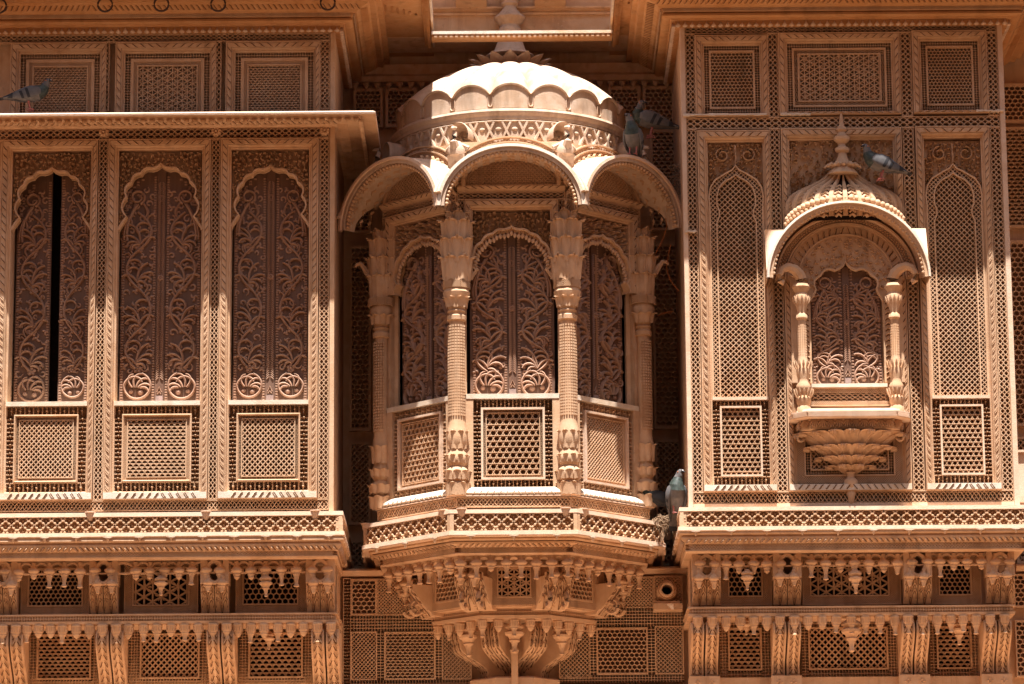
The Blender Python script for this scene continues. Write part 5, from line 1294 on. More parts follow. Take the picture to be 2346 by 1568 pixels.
    # foot rail
    mb = MB(); side_extrude(mb, fw, [(-.06, zc(1118)), (-.06, zc(1137)), (.03, zc(1137)), (.045, zc(1131)), (.040, zc(1125)), (.012, zc(1117))][::1], -hs+.03, hs-.03); fo = mb.build('foot_rail', 'whitened_lime', cb)
    mb = MB(); cs = np.linspace(-.24, .24, 13); P = np.array([np.stack([c_+(1 if c_ > 0 else -1)*-TICK[:, 0]*.034, zc(1135)+(zc(1126)-zc(1135))*TICK[:, 1]], -1) for c_ in cs]); ribbons(mb, fw, P, .008, .036, .047, PR_TICK, taper=[.35, .8, 1, 1, 1, .8, .3]); ribbons(mb, fw, P+np.array([.006, 0]), .0055, .033, .0385, PR_RIDGE, mat=1); stuff(mb.build('leaf_carving', ['whitened_lime', 'groove_dark'], fo))
    jali(cb, 'lattice_strip', Fr(f.T([[0, 0, w+.03]])[0], f.phi), -hs-.01, hs+.01, zc(1162, w+.03), zc(1139, w+.03), 'chain1', .046, e=.005)
# columns on the four front corners
CPROF = [(24, 1137), (24, 1126), (24, 1112), (19, 1104), (25, 1097), (26.5, 1082), (22, 1074), (18, 1070), (24, 1062), (26, 1048), (20, 1036), (19, 1029), (23, 1020), (24.5, 1000), (22, 984), (18.5, 964), (17.5, 860), (16.5, 744), (17, 738), (22, 735), (22.5, 726), (17.5, 722), (18, 719), (21.5, 715), (18, 711), (20, 706), (27, 690), (31, 672), (27, 664), (27, 644), (29, 641), (31, 636), (32, 622), (32, 600), (29, 570), (22, 545), (14, 520), (7, 500)]
for j, an in enumerate((-67.5, -22.5, 22.5, 67.5)):
    a = R(an); rr = AB8/math.cos(math.pi/8)+.008; x, d = XC+rr*math.sin(a), DC+rr*math.cos(a)
    zq = lambda q: at(1173, q, d)[1]
    dq = lambda q: q      # rows measured on the front face
    zf = lambda q: zc(q)
    mb = MB(); lathe(mb, (x, -d, 0), [(r/366.5*(.88 if abs(an) > 50 else 1), zf(q)) for r, q in CPROF], 16); co = mb.build('column', 'stone', cb)
    mb = MB(); n = 11                                    # shaft of small pierced blocks
    for z in np.arange(zf(955), zf(748), .0185):
        for k in range(n):
            b = a-1.5+3.0*k/(n-1); rs_ = .0475*(.88 if abs(an) > 50 else 1); f = Fr((x+rs_*math.sin(b), -d-rs_*math.cos(b), 0), b); box(mb, f, -.0048, .0048, z, z+.0125, -.004, .009)
    for k in range(10):
        b = 2*math.pi*k/10; f = Fr((x+.078*math.sin(b), -d-.078*math.cos(b), 0), b); lattice(mb, f, -.024, .024, zf(663), zf(645), 'diag0', .012, -.006, .004, .0045)
    stuff(mb.build('shaft_carving', 'stone', co))
    for q0, q1, r0_, r1_, n, off in ((644, 590, 34, 49, 7, 0), (606, 548, 36, 52, 7, .5), (566, 506, 33, 48, 6, 0), (530, 484, 20, 34, 5, .5), (706, 684, 22, 33, 9, 0), (1030, 990, 20, 27, 8, 0), (1062, 1044, 22, 29, 9, 0), (1100, 1080, 24, 30, 8, .5), (1136, 1108, 24, 29, 7, 0)):
        for k in range(n):
            b = a+2*math.pi*(k+off)/n
            if math.cos(b) < -.25: continue           # against the wall, never seen
            big = q0 < 650; K = 11 if big else 7; t = np.linspace(0, 1, K); rad = (r0_+(r1_-r0_)*t**2.6)/366.5*((.84 if abs(an) < 50 else .70) if big else 1)+.004
            zz = zf(q0)+(zf(q1)-zf(q0))*np.sin(t*1.80)/np.sin(1.80)
            wd = 2*math.pi*r0_/366.5/n*.56*np.interp(t, [0, .15, .4, .7, .88, 1], [.75, 1.0, 1.15, 1.0, .65, .18])
            if big: wd = wd*(1+.10*np.cos(t*5.5*2*math.pi))
            s_ = np.linspace(-1, 1, 9 if big else 5); mb = MB()
            rel = np.array([-.010, .004, -.003, .009, .013, .009, -.003, .004, -.010]) if big else np.array([-.007, .004, .009, .004, -.007])
            S_, T_ = np.meshgrid(s_, t); RA = rad[:, None]+rel[None]*np.interp(t, [0, .3, 1], [.5, 1, .8])[:, None]*(1 if big else .7)
            AN = b+S_*(wd/np.maximum(rad, .02))[:, None]; ZZ = zz[:, None]-(.020 if big else .006)*np.abs(S_)**1.3
            grid_surf(mb, np.stack([x+RA*np.sin(AN), -d-RA*np.cos(AN), ZZ], -1))
            mb.build('acanthus_leaf', 'stone', co, ang=50)
    mb = MB(); lathe(mb, (x, -d, 0), [(.030, zf(702)), (.0335, zf(700)), (.030, zf(698))], 12)
    if abs(an) > 50:                                      # curled leaf tips standing out sideways
        sg = 1 if an > 0 else -1
        for q, ln in ((562, .85), ): 
            tube(mb, [(x+sg*.07, -d, zf(q+40*ln)), (x+sg*.105, -d, zf(q+14*ln)), (x+sg*(.105+.03*ln), -d, zf(q)), (x+sg*(.105+.06*ln), -d, zf(q+1)), (x+sg*(.105+.07*ln), -d, zf(q+9*ln))], [.022, .018, .014, .011, .008], 6)
    stuff(mb.build('leaf_tips', 'stone', co))
# ---- base, mouldings, pendants
zzC = lambda q, a: zc(q, AB8+a)
AB = .112
base(cb, pathC, zzC, 1167, 1177, 1216, 1227, .20, AB)
mb = MB(); sweep(mb, octp(AB8+.03), [(-.2, zc(1139)), (0.012, zc(1139)), (.012, zc(1137)), (-.2, zc(1136))]); mb.build('plinth_rail', 'pale', cb)
for an in (-68, -26, -19, 19, 26, 68):
    a = R(an); r_ = (AB8+AB)/math.cos(a-round(an/45)*math.pi/4)-.012; lamp_cup(cb, XC+r_*math.sin(a), DC+r_*math.cos(a), zc(1166, AB8+AB))
pathU = octp(AB8-.03)
under(cb, pathU, lambda q, a: zc(q, AB8-.03+a), (1238, 1245, 1252, 1266, 1271), 1.0)
AP = .775; pp_ = octp(AP)
for i in (1, 2, 3):
    p0, p1 = np.array(pp_[i]), np.array(pp_[i+1]); L = np.linalg.norm(p1-p0); n = 7
    fr, _ = seg_frames(pp_, 0)[i]; mb = MB(); zt = zc(1271, AP)
    swags(mb, fr, [j*L/n for j in range(n+1)], zt-.062, 0); mb.build('swag_string', 'stone', cb)
    for j in range(n+(1 if i == 3 else 0)):
        c = p0+(p1-p0)*j/n; hang(cb, 'L' if (j*7+i*3) % 5 else 'S', c[0], c[1], zt)
# soffit and inner body
A2 = .56
mb = MB(); sweep(mb, octp(A2), [(-.4, zc(1390, A2)), (0, zc(1390, A2)), (0, zc(1262, A2))]); sweep(mb, octp(.80), [(-.6, zc(1268, .8)+.01), (0, zc(1268, .8)+.01)]); mb.build('core_wall', 'stone', cb)
h2 = A2*T8
for f, k in zip(FACE, (-1, 0, 1)):
    fw = Fr(f.T([[0, 0, A2]])[0], f.phi); v0, v1, i0, i1 = zc(1388, A2), zc(1285, A2), zc(1371, A2), zc(1302, A2); mb = MB()
    for r_ in ((-.165, -.105, v0, v1), (.105, .165, v0, v1), (-.105, .105, v0, i0), (-.105, .105, i1, v1)): lattice(mb, fw, *r_, 'diag0', .0135, -.0, .02, .006)
    o = mb.build('recess_panel', 'stone', cb)
    mb = MB(); box(mb, fw, -.103, .103, i0, i1, -.04, .003); mb.build('dark_backing', 'dark_fill', o); mb = MB(); edge_bars(mb, fw, -.105, .105, i0, i1, .009, -.01, .026); lattice(mb, fw, -.096, .096, i0+.009, i1-.009, 'star' if k == 0 else 'hex', .075 if k == 0 else .034, .004, .024); mb.build('lattice', 'stone', o)
for an in (-67.5, -22.5, 22.5, 67.5):
    a = R(an); fr = Fr((XC, -DC, 0), a); 
    corbel(cb, fr, 0, .20, zc(1318, .72), zc(1392, .66), A2-.05, A2+.16)
    for m in (-1, 1): hang(cb, 'M', XC+(A2+.19)*math.sin(a)+m*.046*math.cos(a), DC+(A2+.19)*math.cos(a)-m*.046*math.sin(a), zc(1292, .78))
    mb = MB()                                             # scroll under the corbel
    t = np.linspace(0, 1, 18); r_ = .05*(1-.65*t); q = 1.2-t*8
    for m in (-1, 1): tube(mb, [tuple(fr.T([[m*.055, zc(1372, .72)+r__*math.sin(qq), A2+.115+r__*math.cos(qq)]])[0]) for r__, qq in zip(r_, q)], .013, 6)
    mb.build('corbel_scroll', 'stone', cb)
    if abs(an) > 50:
        hang(cb, 'B', XC+(A2+.17)*math.sin(a), DC+(A2+.17)*math.cos(a), zc(1318, .75), .55)
# square-grid ring, cups, converging brackets
A3 = .495
mb = MB(); p3 = octp(A3); sweep(mb, p3, [(-.5, zc(1418, A3)), (.012, zc(1418, A3)), (.016, zc(1410, A3)), (.002, zc(1409, A3)), (.002, zc(1397, A3)), (.016, zc(1396, A3)), (.016, zc(1391, A3)), (-.1, zc(1388, A3))]); gc = mb.build('grid_ring', 'stone', cb)
mb = MB()
for fr, L in seg_frames(p3, .002)[1:4]: lattice(mb, fr, .002, L-.002, zc(1408, A3), zc(1397, A3), 'grid', .0165, 0, .014, .0055)
mb.build('grid_lattice', 'stone', gc)
for i in (1, 2, 3):
    p0, p1 = np.array(octp(A3-.02)[i]), np.array(octp(A3-.02)[i+1])
    for j in range(4+(i == 3)): c = p0+(p1-p0)*j/4; hang(cb, 'CL' if (j+i) % 2 == 0 else 'CS', c[0], c[1], zc(1418, A3), .95)
for an in (-67.5, -22.5, 22.5, 67.5):
    a = R(an); fr = Fr((XC, -DC, 0), a); s_bracket(cb, fr, 0, .128, zc(1420, A3), zc(1556, .2), .385, .20 if abs(an) > 50 else .10, 'bracket', .40, .46)
for an in (-45, 0, 45): 
    a = R(an); hang(cb, 'B', XC+.41*math.sin(a), DC+.41*math.cos(a), zc(1422, .40), .95)
mb = MB(); lathe(mb, (XC, -DC-.30, 0), [(.022, zc(1640, .3)), (.022, zc(1500, .3)), (.03, zc(1490, .3)), (.02, zc(1484, .3))], 10)
sweep(mb, octp(.28), [(-.25, zc(1640, .28)), (0, zc(1640, .28)), (0, zc(1553, .28)), (-.02, zc(1549, .28)), (-.25, zc(1546, .28))]); sweep(mb, octp(.07), [(0, zc(1560, .07)), (0, zc(1415, .07))]); mb.build('bracket_foot', 'stone', cb)
# ---- vaulted eaves over the three faces
AR = 1.08; ha = AR*T8; zf0 = zc(470, AR); HV = zc(331, AR)-zf0; RD = .75
m = 41; uu = ha*np.sin(np.linspace(-math.pi/2, math.pi/2, m))
arc = lambda a_, H_: np.sqrt(np.clip(1-(uu/a_)**2, 0, 1))**.96*H_
for k, f in enumerate(FACE):
    mb = MB(); zo = zf0+arc(ha, HV); inn = np.maximum(np.abs(uu)/T8, np.sqrt(np.clip(RD**2-uu**2, 0, None)))
    inn = np.minimum(inn, AR-.001)
    rows = [np.stack([uu, zo+ (.03*(1-s)**2 if False else 0)+.05*(1-s)*np.cos(uu/ha*math.pi/2), inn+(AR-inn)*s], -1) for s in np.linspace(0, 1, 5)]
    grid_surf(mb, f.T(np.array(rows)))
    ui = uu*(ha-.038)/ha; zi = zf0+arc(ha, HV)*(HV-.036)/HV; zi = np.where(np.abs(uu) > ha*.999, zf0, zi)
    in2 = np.minimum(np.maximum(np.abs(ui)/T8, AB8-.02), AR-.001)
    low = [np.stack([ui, zi, in2+(AR-.012-in2)*s], -1) for s in np.linspace(0, 1, 4)]
    grid_surf(mb, f.T(np.array(low)), flip=True)
    rim = np.array([np.stack([ui, zi, np.full(m, AR-.012)], -1), np.stack([ui, zi, np.full(m, AR-.001)], -1), np.stack([uu, zo, np.full(m, AR)], -1)])
    grid_surf(mb, f.T(rim), flip=True)
    v = mb.build('vaulted_eave', 'dome', cb)
    mb = MB()                                             # raised lip along the rim
    g = lambda s, w_: np.stack([uu*s, zf0+arc(ha, HV)*s, np.full(m, w_)], -1)
    grid_surf(mb, f.T(np.array([g(.962, AR-.001), g(.966, AR+.012), g(1.012, AR+.010), g(1.016, AR-.03)])), flip=True); mb.build('eave_lip', 'whitened_lime' if k == 1 else 'pale', v)
    mb = MB(); t = np.linspace(.05, math.pi-.05, 43)
    pos = np.stack([(ha-.052)*np.cos(t), zf0+(HV-.048)*np.sin(t), np.full(43, AR-.018)], -1); KN = ball_mesh(.0115, 'stone', 'knob') if k == 0 else KN
    for p_ in f.T(pos): inst('knob', KN, v, tuple(p_))
    pos[:, 2] -= .025; pos[:, 0] *= 1.02; stamp(mb, f, BEAD[0], BEAD[1], pos, .011)
    stuff(mb.build('knob_fringe', 'stone', v))
    mb = MB(); P = []                                     # carved leaf lines on the soffit
    for s_ in np.linspace(.2, math.pi-.2, 15):
        for w_ in (.86, .93, 1.0): P.append(np.array([(s_-.05, w_), (s_, w_+.02), (s_+.05, w_+.01)]))
    ribbons(mb, F0, np.array(P)*np.array([.4, 1]), .010, -.003, .010, PR_ROUND, warp=lambda X, f=f: f.T(np.stack([(ha-.040)*np.cos(X[..., 0]/.4)*(1-X[..., 2]), zf0+(HV-.038)*np.sin(X[..., 0]/.4)-X[..., 2], X[..., 1]], -1)))
    stuff(mb.build('soffit_carving', 'stone', v))
    # second rim where the vault meets the drum
    mb = MB(); P = np.stack([uu[2:-2], zf0+arc(ha, HV)[2:-2]+.012, inn[2:-2]+.03], -1)
    tube(mb, f.T(P+np.array([0, .03, 0])*np.cos(uu[2:-2]/ha*math.pi/2)[:, None]), .014, 6); mb.build('eave_roll', 'dome', v)
# ---- drum with lattice frieze
mb = MB(); zd0, zd1 = zc(415, RD), zc(262, RD); th = np.linspace(-1.62, 1.62, 60)
X = np.array([[(XC+r_*math.sin(t), -DC-r_*math.cos(t), z) for t in th] for r_, z in ((RD, zd0), (RD, zc(275, RD)), (RD+.012, zc(273, RD)), (RD+.012, zd1), (RD-.05, zd1))]); grid_surf(mb, X); dr = mb.build('drum', 'dome', cb)
cyl = lambda r_: (lambda X: np.stack([XC+(r_+X[..., 2])*np.sin(X[..., 0]/r_), -DC-(r_+X[..., 2])*np.cos(X[..., 0]/r_), X[..., 1]], -1))
mb = MB(); L = 1.5*RD; za, zb_ = zc(340, RD), zc(280, RD); nx = 22; px = 2*L/nx; hz_ = zb_-za; A = []
t = np.linspace(0, 1, 7)
for i in range(-3, nx+3):
    for sx in (1, -1): A.append(np.stack([-L+(i+.25)*px+sx*px*.75*t+.05*px*np.sin(t*4*math.pi*1.5), za+hz_*t], -1))
ribbons(mb, F0, np.array(A), .018, -.004, .020, PR_RIDGE, warp=cyl(RD))
pos = [(-L+(i+.25+.5*j)*px, za+hz_*(j/3)*1.0+.012, 0) for i in range(-3, nx+3) for j in range(0, 4)]
stamp(mb, F0, BALL[0]*np.array([1.15, .8, .7]), BALL[1], pos, .017, warp=cyl(RD))
for zq_ in (za-.012, zb_+.006): ribbons(mb, F0, np.stack([np.linspace(-L, L, 60), np.full(60, zq_)], -1), .016, -.004, .014, PR_ROUND, warp=cyl(RD))
mb.build('frieze_lattice', 'dome', dr)
mb = MB(); lathe(mb, (XC, -DC, 0), [(RD-.04, zc(268, RD)), (RD+.010, zc(267, RD)), (RD+.022, zc(262, RD)), (RD+.026, zc(256, RD)), (RD+.018, zc(250, RD)), (RD-.02, zc(246, RD)), (RD-.06, zc(245, RD))], 96); mb.build('dome_ring', 'dome', cb)
# ---- lobed dome
RB = .735; zb = zc(247, RB); ztop = at(1173, 158, DC)[1]; N8 = 18; per = 14; nt = N8*per
th = np.arange(nt)/nt*2*math.pi; ph = ((th*N8/(2*math.pi)+.5) % 1.0)*2-1
kn = zb+.088+.062*np.clip(1-np.abs(ph)**2.2, 0, 1); ph4 = np.abs(ph)
rb = RB*(1-.022*ph4**5); rows = []
for s in np.linspace(0, 1, 5): rows.append((rb, zb+(kn-zb)*s))
rows.append((rb+.010, kn)); rows.append((rb+.012, kn+.010))
for s in np.linspace(.06, 1, 14):
    r_ = (rb+.010)*(1-s)**.62; rr = np.maximum(r_, .09); groove = 1-.034*ph4**6*(1-s)**.8
    zz = (kn+.010)+(ztop-(kn+.010))*(1-(r_/(rb+.010))**2.25); rows.append((rr*groove, zz))
X = np.array([np.stack([XC+r_*np.sin(th), -DC-r_*np.cos(th), z+0*th], -1) for r_, z in rows])
mb = MB(); grid_surf(mb, X, closed=True); dm = mb.build('lobed_dome', 'dome', cb, ang=28)
mb = MB()
for k in range(-5, 5):
    t0 = (k+.5)*2*math.pi/N8; rr_ = RB*.978
    t = np.linspace(0, math.pi, 9); loop = np.concatenate([[[ .016, .075]], np.stack([.016*np.cos(t), .028-.016*np.sin(t)], -1), [[-.016, .075]]])
    ribbons(mb, F0, loop+np.array([t0*rr_, zb]), .010, -.004, .016, PR_ROUND, warp=cyl(rr_))
    # edge bead that follows the scalloped lip
    t = np.linspace(-1, 1, 21); P = np.stack([(k*2*math.pi/N8+t*math.pi/N8)*RB, zb+.088+.062*np.clip(1-np.abs(t)**2.2, 0, 1)+.003], -1)
    ribbons(mb, F0, P, .012, -.02, .006, PR_ROUND, warp=cyl(RB))
mb.build('lobe_edging', 'dome', dm)
# ---- lotus, neck and finial that rises through the upper slab
mb = MB(); zl0 = at(1173, 160, DC)[1]; zl1 = at(1173, 119, DC+.2)[1]
lathe(mb, (XC, -DC, 0), [(.19, zl0-.03), (.17, zl0+.04), (.12, zl0+.06)], 20)
lc = mb.build('lotus_collar', 'dome', cb)
for k in range(14):
    mb = MB(); a = 2*math.pi*k/14; fr = Fr((XC, -DC, 0), a); t = np.linspace(0, 1, 7); H = zl1-zl0
    rad = .165+.085*t**1.3; zz = zl0-.01+H*1.05*t; wd = np.array([.030, .042, .048, .048, .042, .030, .010])
    Xp = np.array([[fr.T([[s*w_, z, r_+(1-s*s)*.028]])[0] for s in (-1, -.6, 0, .6, 1)] for r_, z, w_ in zip(rad, zz, wd)]); grid_surf(mb, Xp)
    Xb = np.array([[fr.T([[s*w_, z, r_-(1-s*s)*.012]])[0] for s in (-1, 0, 1)] for r_, z, w_ in zip(rad, zz, wd)]); grid_surf(mb, Xb, flip=True); mb.build('lotus_petal', 'dome', lc)

zq0 = lambda q: at(1173, q, DC)[1]
mb = MB(); lathe(mb, (XC, -DC, 0), [(.155, zq0(132)), (.10, zq0(118)), (.078, zq0(95)), (.072, zq0(76)), (.072, zq0(70)), (.066, zq0(66)), (.058, zq0(60)), (.075, zq0(55)), (.10, zq0(44)), (.098, zq0(41)), (.07, zq0(33)), (.045, zq0(22)), (.04, zq0(16)), (.055, zq0(11)), (.05, zq0(6)), (.06, zq0(0)), (.07, zq0(-12)), (.03, zq0(-40)), (.01, zq0(-60))], 20, 10, .05); mb.build('finial', 'dome', cb)
# ---- peacock figures on the corners of the eaves
for an in (-67.5, -22.5, 22.5, 67.5):
    a = R(an); fr = Fr((XC, -DC, 0), a); w0 = RD+.05; z0 = zc(378, w0+.1); S = 1.0
    mb = MB()
    side_extrude(mb, fr, [(w0-.06, z0+.10), (w0+.11, z0+.085), (w0+.075, z0-.02), (w0+.0, z0-.06)][::-1], -.052, .052)
    lathe(mb, tuple(fr.T([[0, 0, w0+.075]])[0]), [(.02, z0+.06), (.052, z0+.085), (.058, z0+.115), (.046, z0+.15), (.022, z0+.175)], 12)
    tube(mb, fr.T([[0, z0+.12, w0+.10], [0, z0+.165, w0+.128], [0, z0+.20, w0+.118], [0, z0+.235, w0+.105], [0, z0+.252, w0+.112], [0, z0+.25, w0+.135], [0, z0+.242, w0+.15]]), [.034, .026, .017, .014, .018, .013, .004], 8)
    for m in (-1, 1): tube(mb, fr.T([[m*.03, z0+.15, w0+.085], [m*.065, z0+.13, w0+.06], [m*.075, z0+.09, w0+.05], [m*.05, z0+.05, w0+.07]]), [.014, .02, .018, .008], 6)
    t = np.linspace(-.35, math.pi+.35, 19); rx, rz = .070, .082; zc_ = z0+.222   # fanned tail, hollow towards the front
    rows = [np.stack([s*rx*np.cos(t)*1.0, zc_+s*rz*np.sin(t), w0+.005+dw+0*t], -1) for s, dw in ((.05, -.045), (.5, -.035), (.84, .01), (1.0, .055), (1.05, .045), (.95, -.06))]
    grid_surf(mb, fr.T(np.array(rows)), flip=True)
    ribbons(mb, fr, np.array([[(.12*rx*math.cos(q), zc_+.12*rz*math.sin(q)), (.5*rx*math.cos(q), zc_+.5*rz*math.sin(q)), (.86*rx*math.cos(q), zc_+.86*rz*math.sin(q))] for q in np.linspace(-.2, math.pi+.2, 11)]), .010, w0-.045, w0-.015, PR_ROUND)
    mb.build('peacock_figure', 'dome', cb)

# ================================================================ RECESSED WALLS, EAVES ABOVE
zw = lambda q, d: at(1173, q, d)[1]
rw = thing('recessed_wall', 'dark recessed stone wall of lattice panels between and behind the bays', 'wall', (0, .95, zw(1300, WALL)))
ZS = at(900, 95, -.95)[1]
xl, xr = -5.5, 5.5
mb = MB(); box(mb, F0, xl, xr, zw(1315, WALL2), ZS+4.5, WALL-.4, WALL-.05); box(mb, F0, xl, xr, 0, zw(1315, WALL2), WALL-.4, WALL2-.05); mb.build('wall_mass', 'stone', rw)
fW = Fr((0, -WALL, 0)); f2 = Fr((0, -WALL2, 0))
xw = lambda q, d, y=900: at(q, y, d)[0]
# ledge over the lower storey
for a, b in ((768, 1582), (2312, 2420)):
    mb = MB(); side_extrude(mb, F0, [(WALL-.05, zw(1300, WALL2)), (WALL2+.02, zw(1302, WALL2)), (WALL2+.05, zw(1308, WALL2)), (WALL2+.02, zw(1316, WALL2)), (WALL2-.04, zw(1320, WALL2))][::-1], xw(a, WALL2), xw(b, WALL2)); mb.build('string_course', 'stone', rw)
# lattices of the lower storey
X2 = lambda q: at(q, 1450, WALL2)[0]; Z2 = lambda q: zw(q, WALL2)
for a, b, v0, v1, kind, p, e in ((786, 804, 1600, 1322, 'heart', .042, .004), (804, 863, 1408, 1324, 'hex', .032, .010), (863, 1010, 1408, 1324, 'diag0', .022, .006), (1340, 1500, 1395, 1324, 'diag0', .022, .006), (1500, 1566, 1395, 1322, 'diag0', .024, .008),
        (804, 864, 1556, 1445, 'diag', .025, .008), (880, 998, 1556, 1446, 'scale', .030, .010), (1012, 1080, 1556, 1450, 'diag', .025, .006), (1280, 1352, 1556, 1445, 'diag', .025, .006), (1366, 1484, 1548, 1440, 'hex', .030, .010), (1500, 1566, 1548, 1437, 'diag', .026, .008), (2326, 2400, 1560, 1430, 'hex', .034, .008), (2326, 2400, 1400, 1324, 'hex', .034, .008)):
    jali(rw, 'lattice_panel', f2, X2(a), X2(b), Z2(v0), Z2(v1), kind, p, -.05, 0, None, e)
for a, b, v0, v1 in ((804, 1010, 1444, 1409), (1340, 1566, 1438, 1396), (864, 880, 1556, 1444), (998, 1012, 1556, 1444), (1352, 1366, 1548, 1440), (1484, 1500, 1548, 1438), (804, 1080, 1572, 1557), (1280, 1566, 1566, 1549)):
    mb = MB(); lattice(mb, f2, X2(a), X2(b), Z2(v0), Z2(v1), 'grid', .0185, -.05, 0, .0058); mb.build('grid_band', 'stone', rw)
mb = MB(); box(mb, f2, X2(780), X2(1575), Z2(1620), Z2(1573), -.05, .03); mb.build('bottom_beam', 'stone', rw)
# tall lattices seen in the gaps, and behind the dome
for a, b in ((800, 850), (1498, 1566), (2316, 2400)):
    for v0, v1, k, p in ((1300, 1235, 'diag', .04), (1200, 1010, 'diag', .036), (985, 560, 'hex', .038), (530, 300, 'scale', .04)):
        jali(rw, 'lattice_panel', fW, xw(a, WALL), xw(b, WALL), zw(v0, WALL), zw(v1, WALL), k, p, -.05, 0, None, .016)
for a, b in ((805, 880), (880, 960), (1400, 1480), (1480, 1560), (2316, 2400)):
    jali(rw, 'lattice_panel', fW, xw(a+3, WALL), xw(b-3, WALL), zw(290, WALL), zw(200, WALL), 'hex', .034, -.05, 0, None, .018)
mb = MB(); side_extrude(mb, F0, [(WALL-.05, zw(190, WALL)), (WALL+.03, zw(188, WALL)), (WALL+.05, zw(178, WALL)), (WALL+.02, zw(170, WALL)), (WALL+.04, zw(150, WALL)), (WALL-.05, zw(146, WALL))][::-1], xw(790, WALL), xw(1575, WALL)); mb.build('string_course', 'stone', rw)
dm_ = piece_mesh([(-.024, 0), (0, -.044), (.024, 0)], -.02, .03, 'stone', 'pointed_drop')
for q in range(812, 1570, 26): inst('pointed_drop', dm_, rw, (xw(q, WALL), -WALL, zw(190, WALL)))
# unseen slab well below the frame, added to bounce sun up the facade
mb = MB(); side_extrude(mb, F0, [(WALL2-.2, zw(2050, .85)+.10), (.83, zw(2050, .85)), (.85, zw(2050, .85)-.03), (WALL2-.2, zw(2050, .85)-.10)][::-1], -5.0, 5.0); mb.build('bounce_slab', 'stone', rw)
# pale block at the far right edge: end of the next bay's parapet
np_ = thing('parapet_end', 'pale stone parapet end just showing at the picture edge beside the lattice panelled bay', 'parapet', (xw(2360, -.2), .2, zw(1150, -.2)))
mb = MB(); box(mb, F0, at(2331, 1100, -.1)[0], at(2331, 1100, -.1)[0]+.5, zw(1160, -.1), zw(1046, -.1), -.6, -.1); mb.build('stone_block', 'pale', np_)
mb = MB(); box(mb, F0, at(2329, 1100, -.1)[0], at(2331, 1100, -.1)[0]+.52, zw(1046, -.1), zw(1041, -.1), -.6, -.08); mb.build('coping', 'pale', np_)

# ---- the deep eave slabs overhead, with the gap in front of the dome
XG0, XG1 = at(985, 70, -.2)[0], at(1407, 70, -.2)[0]; DE = .505
def eave(lbl, x0, x1, inner):
    t = thing('eave_slab', lbl, 'eave', ((x0+x1)/2, 0, ZS))
    mb = MB(); box(mb, F0, x0, x1, ZS, ZS+.07, WALL-.1, DE); mb.build('slab', 'orange_stone', t)
    s = 1 if inner > 0 else -1
    mb = MB(); box(mb, F0, *sorted((s*0+ (x1 if s > 0 else x0), (x1 if s > 0 else x0)+s*.012)), ZS-.012, ZS+.074, WALL+.2, DE); mb.build('slab_lip', 'whitened_lime', t)
    mb = MB(); xe = x1 if s > 0 else x0                     # carved leaf fringe hanging at the inner edge
    for d in np.arange(WALL+.25, DE-.01, .028):
        box(mb, F0, *sorted((xe-s*.012, xe-s*.050)), ZS-.022, ZS, d, d+.012); box(mb, F0, *sorted((xe-s*.010, xe-s*.03)), ZS-.034, ZS-.0225, d+.002, d+.010)
    stuff(mb.build('leaf_fringe', 'orange_stone', t))
    mb = MB(); fb = None                                    # carved lens-shaped medallions on the soffit
    for cx_, d0 in ((xe-s*.24, -.25), (xe-s*.22, .12)):
        for k in range(9):
            for r_ in range(-3, 4):
                v = (k-4)/4.6; x_ = cx_+s*v*.17; h_ = .055*(1-v*v)
                stamp(mb, Fr((0, 0, 0)), STUD[0], STUD[1], [(0, 0, 0)], .0001) if False else box(mb, F0, x_-.006, x_+.006, ZS-.006, ZS, d0+r_/3*h_-.005-.12*v*s, d0+r_/3*h_+.004-.12*v*s)
    stuff(mb.build('medallion', 'orange_stone', t))
    return t
eave('broad stone eave slab with carved underside over the shuttered window bay', -5.0, XG0, 1)
eave('broad stone eave slab with carved underside over the lattice panelled bay', XG1, 5.0, -1)
ce = thing('eave_slab', 'narrow sunlit stone slab edge crossing in front of the dome finial', 'eave', (XC, .5, zw(80, -.45)))
DL = -.45; za, zb_ = zw(85, DL), zw(72, DL)
mb = MB(); box(mb, F0, XG0+.004, XG1-.004, za+.004, zb_-.006, -.57, DL); mb.build('slab', 'orange_stone', ce)
mb = MB(); box(mb, F0, XG0+.003, XG1-.003, zw(78.5, DL), zb_, DL-.02, DL+.014); mb.build('slab_lip', 'whitened_lime', ce)
mb = MB(); n = 34; xs_ = np.linspace(XG0+.03, XG1-.03, n)
for x in xs_: mb = MB(); box(mb, F0, x-.009, x+.009, za, zw(78.8, DL), DL-.018, DL+.010); mb.build('dentil', 'stone', ce)
# upper storey seen through the gap
us = thing('upper_wall', 'plain purple brown upper wall showing through the gap above the dome', 'wall', (XC, .85, zw(40, -.85)))
mb = MB(); box(mb, F0, XG0-.4, XG1+.4, zw(84, -.85), zw(84, -.85)+1.9, -1.2, -.86); mb.build('wall_face', 'stone', us)
mb = MB(); side_extrude(mb, F0, [(-.87, zw(36, -.85)), (-.84, zw(35, -.85)), (-.835, zw(31, -.85)), (-.85, zw(29, -.85)), (-.85, zw(25, -.85)), (-.82, zw(22, -.85)), (-.82, zw(18, -.85)), (-.87, zw(16, -.85))][::-1], XG0-.35, XG1+.35); mb.build('string_course', 'stone', us)
mb = MB(); box(mb, F0, -5, 5, ZS+1.55, ZS+1.65, WALL-.3, -.10); mb.build('shade_eave', 'stone', us)  # unseen eave added overhead to keep sun off the upper wall
for q in (1080, 1260):
    mb = MB(); x = at(q, 10, -.85)[0]; side_extrude(mb, F0, [(-.87, zw(20, -.8)), (-.80, zw(12, -.8)), (-.72, zw(2, -.75)), (-.70, zw(-20, -.7)), (-.87, zw(-20, -.7))][::-1], x-.10, x+.10); mb.build('console', 'stone', us)

